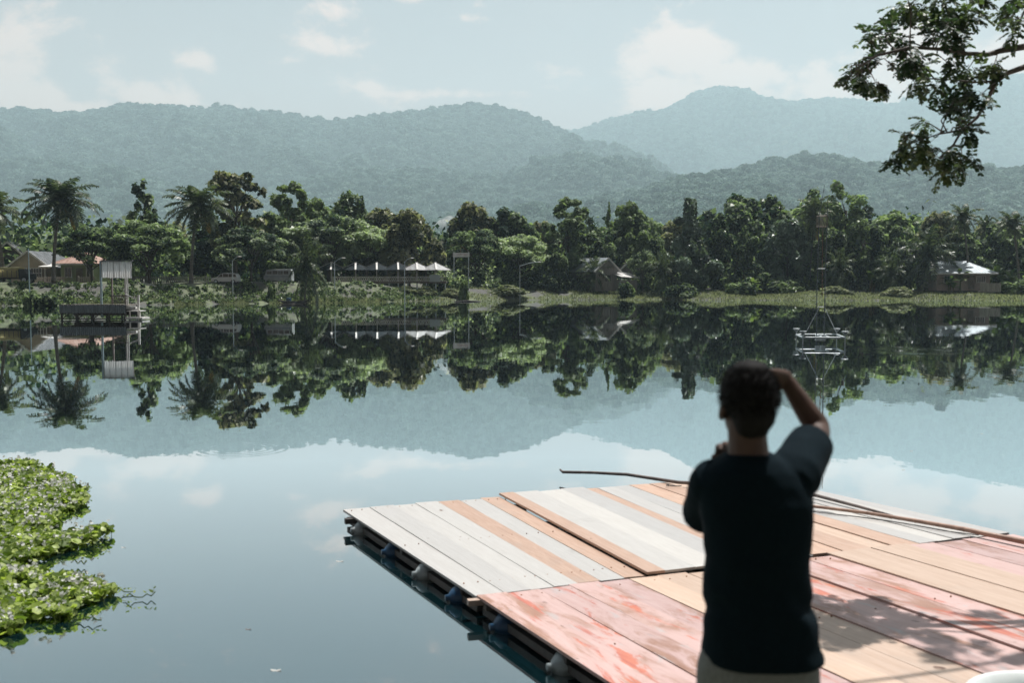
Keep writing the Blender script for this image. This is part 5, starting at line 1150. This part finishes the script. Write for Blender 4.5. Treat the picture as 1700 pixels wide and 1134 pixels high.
def compound(p, d, L, lvl):
    """a drooping compound leaf: rachis with paired oval leaflets"""
    d = d.normalized(); sd2 = d.cross(Vector((0, 0, 1)))
    if sd2.length < .1: sd2 = Vector((1, 0, 0))
    sd2.normalize(); n = sd2.cross(d); q = p.copy(); k_ = rt.randint(5, 7); prev = p.copy()
    for i in range(k_):
        d = (d + Vector((0, 0, -.10))).normalized(); q = q + d * L / k_
        if i:
            for sg in (-1, 1):
                dr_ = (sd2 * sg * .85 + d * .55 + Vector((0, 0, -.2 + rt.gauss(0, .15)))).normalized(); LP.append(q + dr_ * .022); LD.append(dr_); nn = (n + Vector((rt.gauss(0, .35), rt.gauss(0, .35), rt.gauss(0, .3)))).normalized(); LN.append(nn); LLV.append(min(1, max(0, lvl + rt.gauss(0, .15))))
    LP.append(q + d * .02); LD.append(d.copy()); LN.append(n); LLV.append(lvl)
    tw.bar(p, q, .0028)
def closest(c):
    best = None
    for a, b in segs:
        ab = b - a; t_ = max(0, min(1, (c - a).dot(ab) / ab.length_squared)); q = a + ab * t_; dd = (q - c).length
        if best is None or dd < best[0]: best = (dd, q)
    return best[1]
clus = [(BP(px, py, YB + rt.uniform(-.35, .35)), s_ / F * YB) for px, py, s_ in CL if s_]
for _ in range(120):
    base = rt.choice([bH, bI]); i = rt.randrange(1, len(base)); c = base[i] + Vector((rt.gauss(0, .55), rt.gauss(0, .55), rt.gauss(0, .4)))
    wp_ = c + TO
    if abs(wp_.x) / wp_.y < .56 and wp_.z < CH + wp_.y * .30: continue
    sx_, sy_ = wp_.x - .276 * wp_.z, wp_.y - .267 * wp_.z
    if sx_ < 2.5 and 3.5 < sy_ < 12: continue
    clus.append((c, .11))
for c, rad in clus:
    q = closest(c); mid = (q + c) / 2 + Vector((rt.gauss(0, .03), rt.gauss(0, .03), .03)); tw.tube([q, mid, c], [.007, .005, .003], 5, False); lvl = rt.random()
    for _ in range(max(6, int(21 * (rad / .1) ** 1.15))):
        s0 = c + Vector([rt.gauss(0, rad * .33) for _ in range(3)]); d = (s0 - q).normalized() * .7 + Vector((rt.gauss(0, .6), rt.gauss(0, .6), rt.gauss(-.15, .45)))
        compound(s0, d, rt.uniform(.10, .17), lvl * .6 + rt.random() * .4)
tw.build('twigs', M_branch, tr)
P = np.array(LP); D = np.array(LD); Nn = np.array(LN); n = len(P); Nn -= D * (Nn * D).sum(1, keepdims=True); Nn /= np.linalg.norm(Nn, axis=1, keepdims=True); Bv = np.cross(D, Nn); rng = np.random.default_rng(8); s_ = rng.uniform(.75, 1.25, n)[:, None]
prof_ = ((-.020, .0), (-.008, .010), (.007, .0122), (.018, .0075), (.022, 0)); vs = [P + D * s_ * prof_[0][0]]
for (a, b) in prof_[1:4]: vs.append(P + D * s_ * a + Bv * s_ * b + Nn * s_ * .003)
vs.append(P + D * s_ * prof_[4][0])
for (a, b) in prof_[3:0:-1]: vs.append(P + D * s_ * a - Bv * s_ * b + Nn * s_ * .003)
v = np.stack(vs, 1).reshape(-1, 3); me = bpy.data.meshes.new('foliage'); me.vertices.add(len(v)); me.vertices.foreach_set('co', v.astype('f').ravel()); me.loops.add(8 * n); me.loops.foreach_set('vertex_index', np.arange(8 * n, dtype='i'))
me.polygons.add(n); me.polygons.foreach_set('loop_start', np.arange(0, 8 * n, 8, dtype='i')); me.materials.append(L_near); at_ = me.attributes.new('lv', 'FLOAT', 'FACE'); at_.data.foreach_set('value', np.array(LLV, 'f')); me.update(calc_edges=True)
o = bpy.data.objects.new('foliage', me); COL.objects.link(o); o.parent = tr
# ---------------------------------------------------------------- the person, seen from behind
YM = 2.8
def Q(px, py, dy=0): return Vector(W(px, py, YM + dy))
FOOT = Q(1262, 900).xy; gz_ = .78; PO = Vector((FOOT.x, YM, gz_))
person = empty('person', PO, 'person seen from behind in a dark T-shirt, right hand raised to the brow', 'person')
def q_(px, py, dy=0): return Q(px, py, dy) - PO
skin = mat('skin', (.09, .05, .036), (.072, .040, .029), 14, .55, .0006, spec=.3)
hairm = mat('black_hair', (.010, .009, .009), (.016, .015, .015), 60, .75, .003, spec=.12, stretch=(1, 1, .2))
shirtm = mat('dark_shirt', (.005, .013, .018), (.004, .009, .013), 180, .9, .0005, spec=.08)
pantm = mat('grey_trousers', (.20, .205, .195), (.16, .165, .155), 90, .9, .0006)
shoem = mat('shoe', (.05, .05, .05), (.03, .03, .03), 20, .6)
def limb(mb, pts, rad, n=14, sq=1.0):
    """smooth tapered limb through the joints"""
    P = [Vector(p) for p in pts]; out, rr = [], []
    for i in range(len(P) - 1):
        p0, p1, p2, p3 = P[max(0, i - 1)], P[i], P[i + 1], P[min(len(P) - 1, i + 2)]
        for k_ in range(6):
            t_ = k_ / 6; out.append(.5 * ((2 * p1) + (p2 - p0) * t_ + (2 * p0 - 5 * p1 + 4 * p2 - p3) * t_ * t_ + (3 * p1 - p0 - 3 * p2 + p3) * t_ ** 3)); rr.append(rad[i] * (1 - t_) + rad[i + 1] * t_)
    out.append(P[-1]); rr.append(rad[-1]); mb.tube(out, rr, n); mb.ball(out[0], rr[0], 12, 8); mb.ball(out[-1], rr[-1], 12, 8)
hc = q_(1241, 672, .0)
RS, RE, RW = q_(1334, 783, .02), q_(1358, 712, .235), q_(1303, 628, .235)
LS, LE, LW = q_(1172, 797, .02), q_(1164, 862, .19), q_(1205, 762, .265)
body = MB()
# head and face (facing +y, turned slightly left and down)
HM = Matrix.Rotation(R(8), 3, 'Z')
HS = .91
def sc3(a, b, c): return (a * HS, b * HS, c * HS)
def hp(x, y, z): return hc + HM @ Vector((x, y, z)) * HS
body.ball(hp(0, .0, .022), sc3(.077, .095, .092), 24, 16, HM); body.ball(hp(0, .022, -.045), sc3(.062, .072, .075), 20, 14, HM)
body.ball(hp(0, .055, -.095), sc3(.034, .035, .026), 14, 10, HM)
body.ball(hp(0, .096, -.022), sc3(.013, .018, .024), 10, 8, HM); body.ball(hp(0, .108, -.034), sc3(.017, .013, .010), 10, 8, HM)
body.ball(hp(0, .087, .012), sc3(.050, .014, .012), 14, 8, HM); body.ball(hp(0, .088, -.064), sc3(.026, .012, .007), 12, 8, HM); body.ball(hp(0, .086, -.075), sc3(.022, .012, .007), 12, 8, HM)
for sx in (-1, 1):
    body.ball(hp(sx * .081, .002, -.018), sc3(.010, .017, .031), 12, 10, HM @ Matrix.Rotation(R(sx * -14), 3, 'Y')); body.ball(hp(sx * .078, .010, -.040), sc3(.008, .011, .012), 10, 8, HM)
limb(body, [q_(1240, 700, .0), q_(1241, 728, -.005), q_(1243, 768, -.01), q_(1250, 810, -.0)], [.056, .055, .060, .075])
# trunk under the clothes
body.loft([(q_(1248, 775), (1, 0, 0), (0, 1, 0), .085, .06), (q_(1252, 800), (1, 0, 0), (0, 1, 0), .135, .085), (q_(1256, 860), (1, 0, 0), (0, 1, 0), .135, .095), (q_(1258, 960), (1, 0, 0), (0, 1, 0), .120, .088), (q_(1262, 1060), (1, 0, 0), (0, 1, 0), .130, .095), (q_(1264, 1130), (1, 0, 0), (0, 1, 0), .145, .105), (q_(1264, 1170), (1, 0, 0), (0, 1, 0), .12, .095)], 24)
limb(body, [RS + Vector((-.02, 0, 0)), RS.lerp(RE, .5), RE, RE.lerp(RW, .25), RE.lerp(RW, .6), RW], [.052, .045, .036, .037, .031, .0225])
limb(body, [LS + Vector((.02, 0, 0)), LS.lerp(LE, .5), LE, LE.lerp(LW, .3), LE.lerp(LW, .65), LW], [.052, .045, .037, .037, .030, .0225])
legs = []
for sx in (-1, 1):
    hip_ = Vector((sx * .085, 0, .80)); knee = Vector((sx * .10, .02, .45)); ank = Vector((sx * .11, -.02, .075)); legs.append((hip_, knee, ank))
    limb(body, [hip_, hip_.lerp(knee, .5), knee, knee.lerp(ank, .35), ank], [.088, .075, .054, .055, .037])
    body.ball(ank + Vector((0, .05, -.045)), (.042, .11, .03), 14, 8)
def hand(mb, wrist, fdir, palm_n, side, curl=.35, spread=.16, S_=1.0, thumb_out=.75):
    """wrist, finger direction, palm normal (towards what it faces), side = direction of the thumb"""
    f = Vector(fdir).normalized(); nn = Vector(palm_n); nn = (nn - f * nn.dot(f)).normalized(); sd_ = Vector(side); sd_ = (sd_ - f * sd_.dot(f) - nn * sd_.dot(nn)).normalized()
    mb.loft([(wrist - f * .01 * S_, sd_, nn, .026 * S_, .020 * S_), (wrist + f * .03 * S_, sd_, nn, .034 * S_, .017 * S_), (wrist + f * .07 * S_, sd_, nn, .040 * S_, .014 * S_), (wrist + f * .092 * S_, sd_, nn, .038 * S_, .011 * S_)], 16)
    for i, L in enumerate((.072, .080, .074, .058)):
        o_f = (1.5 - i) * .0205; base = wrist + f * (.086 - .004 * abs(1.2 - i)) * S_ + sd_ * o_f * S_; d = (f + sd_ * (1.5 - i) * spread * .5).normalized(); p = base; pts = [base - d * .015]; rr = [.0088 * S_]; c = curl * (1 + .15 * i); ax_ = sd_
        for k_, seg in enumerate((.45, .30, .25)):
            pts.append(p.copy()); rr.append((.0092 - .0009 * k_ - (.001 if i == 3 else 0)) * S_); d = (d + nn * c * (.5 if k_ == 0 else .95)).normalized(); p = p + d * L * seg * S_
        pts.append(p); rr.append(.0066 * S_); mb.tube(pts, rr, 9); mb.ball(p, .0067 * S_, 9, 7)
    tb_ = wrist + f * .022 * S_ + sd_ * .026 * S_ + nn * .004; d = (sd_ * thumb_out + f * .75 + nn * .25).normalized(); pts = [tb_]; rr = [.0135 * S_]; p = tb_
    for k_, L in enumerate((.034, .030, .024)): p = p + d * L * S_; pts.append(p); rr.append((.0115, .0102, .0080)[k_] * S_); d = (d + f * .35 + nn * .15).normalized()
    mb.tube(pts, rr, 10); mb.ball(p, .0080 * S_, 9, 7)
# right hand laid against the brow, left hand at the chin
rh = q_(1262, 600, .19) - RW; hand(body, RW, (hp(.012, .125, .055) - RW), (0, -1, -.35), (-.2, -.1, -1), .22, .12, 1.0, .45)
hand(body, LW, (hp(-.025, .098, -.085) - LW) + Vector((0, 0, .03)), (0, -1, .25), (-.6, 0, .9), .55, .10, .98, .4)
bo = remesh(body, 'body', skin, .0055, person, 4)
# eyes
for sx in (-1, 1):
    e = MB(); e.ball(hp(sx * .031, .083, .0), sc3(.0125, .010, .0095), 14, 10); e.build('eye', M_white, bo, True)
# hair: short cap, thicker at the crown, lower at the nape
hr = MB(); hr.ball(hp(0, -.012, .034), sc3(.0865, .104, .100), 26, 18, HM); hr.ball(hp(0, -.052, -.028), sc3(.068, .055, .062), 20, 14, HM); hr.ball(hp(0, -.046, -.068), sc3(.054, .038, .034), 16, 12, HM)
hr.ball(hp(-.050, -.01, .015), sc3(.036, .06, .050), 16, 12, HM); hr.ball(hp(.050, -.01, .015), sc3(.036, .06, .050), 16, 12, HM); hr.ball(hp(.01, .05, .085), sc3(.062, .052, .036), 16, 12, HM); hr.ball(hp(.0, -.02, .108), sc3(.058, .062, .034), 16, 12, HM)
ho = remesh(hr, 'hair', hairm, .005, person, 5, lambda c: .0018 * mnoise.noise(c * 45) + .0014 * mnoise.noise(c * 130))
tu = MB(); rr = random.Random(2)
for i in range(2600):                                           # short strands standing off the cap
    d = Vector((rr.gauss(0, 1), rr.gauss(-.35, 1), rr.gauss(.35, 1))).normalized()
    if d.y > .55 and d.z < .45: continue
    p = hp(0, -.012, .030) + HM @ Vector((d.x * .086 * HS, d.y * .104 * HS, d.z * .100 * HS))
    if d.z < -.75: continue
    t2 = (HM @ d * .9 + Vector((rr.gauss(0, .4), rr.gauss(0, .4), .15 - .5 * (d.z < .2)))).normalized(); tu.bar(p - t2 * .006, p + t2 * rr.uniform(.006, .014), .0012)
tu.build('hair_tips', hairm, ho)
# T-shirt
sh = MB(); X, Yv = (1, 0, 0), (0, 1, 0)
def ringp(pxl, pxr, py, dep, dy=0, yaw=0):
    c = q_((pxl + pxr) / 2, py, dy); hw = (pxr - pxl) / 2 / F * YM; a = Vector((math.cos(yaw), math.sin(yaw), 0)); return (c, a, Vector((-a.y, a.x, 0)), hw, dep)
sh.loft([ringp(1206, 1280, 752, .058, -.005), ringp(1190, 1302, 763, .075, -.003), ringp(1166, 1330, 778, .092), ringp(1158, 1346, 800, .102), ringp(1160, 1350, 830, .112), ringp(1166, 1348, 880, .116), ringp(1168, 1344, 930, .113), ringp(1169, 1345, 980, .110), ringp(1167, 1352, 1030, .113), ringp(1165, 1362, 1070, .118), ringp(1164, 1369, 1085, .120), ringp(1165, 1370, 1096, .120)], 40, 2.35)
def sleeve(a, b, r0, r1, r2, over=1.02):
    d = (b - a); e = a + d * over; n = d.normalized(); u = n.orthogonal().normalized(); v = n.cross(u); sh.loft([(a - n * .05, u, v, r0 * .8, r0 * .8), (a, u, v, r0, r0), (a + d * .45, u, v, (r0 + r1) / 2, (r0 + r1) / 2), (e - n * .01, u, v, r1, r1), (e, u, v, r2, r2)], 28)
sleeve(RS + Vector((-.03, -.01, -.012)), RE, .078, .066, .062, .70)
sleeve(LS + Vector((.015, 0, -.01)), LE, .064, .060, .058, .93)
def folds(c):
    w_ = c + PO; k_ = .0050 * mnoise.noise(Vector((c.x * 9 + c.z * 5, c.y * 8, c.z * 6 - c.x * 4))) + .0026 * mnoise.noise(c * 22)
    low = max(0, 1 - abs(c.z - .98) / .25); k_ += low * .011 * math.sin(c.z * 46 + c.x * 18 + 3 * mnoise.noise(c * 7)) * max(0, mnoise.noise(c * 5) + .25)
    return k_
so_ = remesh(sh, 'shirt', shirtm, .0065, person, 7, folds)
co_ = MB(); ring_ = [q_(1243, 757, -.005) + Vector((math.cos(a) * .066, math.sin(a) * .062 - .002, .006 * math.cos(a + 1.6))) for a in np.linspace(0, 2 * math.pi, 25)]; co_.tube(ring_, .006, 8, False); co_.build('collar', shirtm, so_, True)
# trousers
pt_ = MB(); pt_.loft([(Vector((.005, 0, .96)), X, Yv, .132, .092), (Vector((.005, 0, .88)), X, Yv, .150, .102), (Vector((.005, 0, .82)), X, Yv, .168, .112), (Vector((.005, 0, .74)), X, Yv, .172, .12), (Vector((.005, 0, .70)), X, Yv, .16, .11)], 32, 2.3)
for (h_, k_, a_) in legs: limb(pt_, [h_ + Vector((0, 0, .02)), h_.lerp(k_, .5), k_, k_.lerp(a_, .5), a_ + Vector((0, 0, .03))], [.090, .088, .072, .068, .062])
remesh(pt_, 'trousers', pantm, .008, person, 6, lambda c: .003 * mnoise.noise(c * 12))
for (h_, k_, a_) in legs:
    s__ = MB(); s__.ball(a_ + Vector((0, .055, -.04)), (.048, .135, .042), 18, 12); s__.ball(a_ + Vector((0, -.02, -.01)), (.045, .055, .05), 14, 10); s__.box(a_ + Vector((0, .055, -.066)), (.088, .25, .022)); remesh(s__, 'shoe', shoem, .007, person, 4)
# watch on the left wrist
wt = MB(); wd_ = (LW - LE).normalized(); u1 = wd_.orthogonal().normalized(); u2 = wd_.cross(u1); wc = LE.lerp(LW, .93)
wt.loft([(wc - wd_ * .010, u1, u2, .0265, .0265), (wc - wd_ * .009, u1, u2, .0285, .0285), (wc + wd_ * .009, u1, u2, .0280, .0280), (wc + wd_ * .010, u1, u2, .026, .026)], 20)
bk = (Vector((-.3, -1, .2)) - wd_ * Vector((-.3, -1, .2)).dot(wd_)).normalized(); wt.tube([wc + bk * .024, wc + bk * .036], .018, 18); wt.build('wristwatch', M_black, person, True)
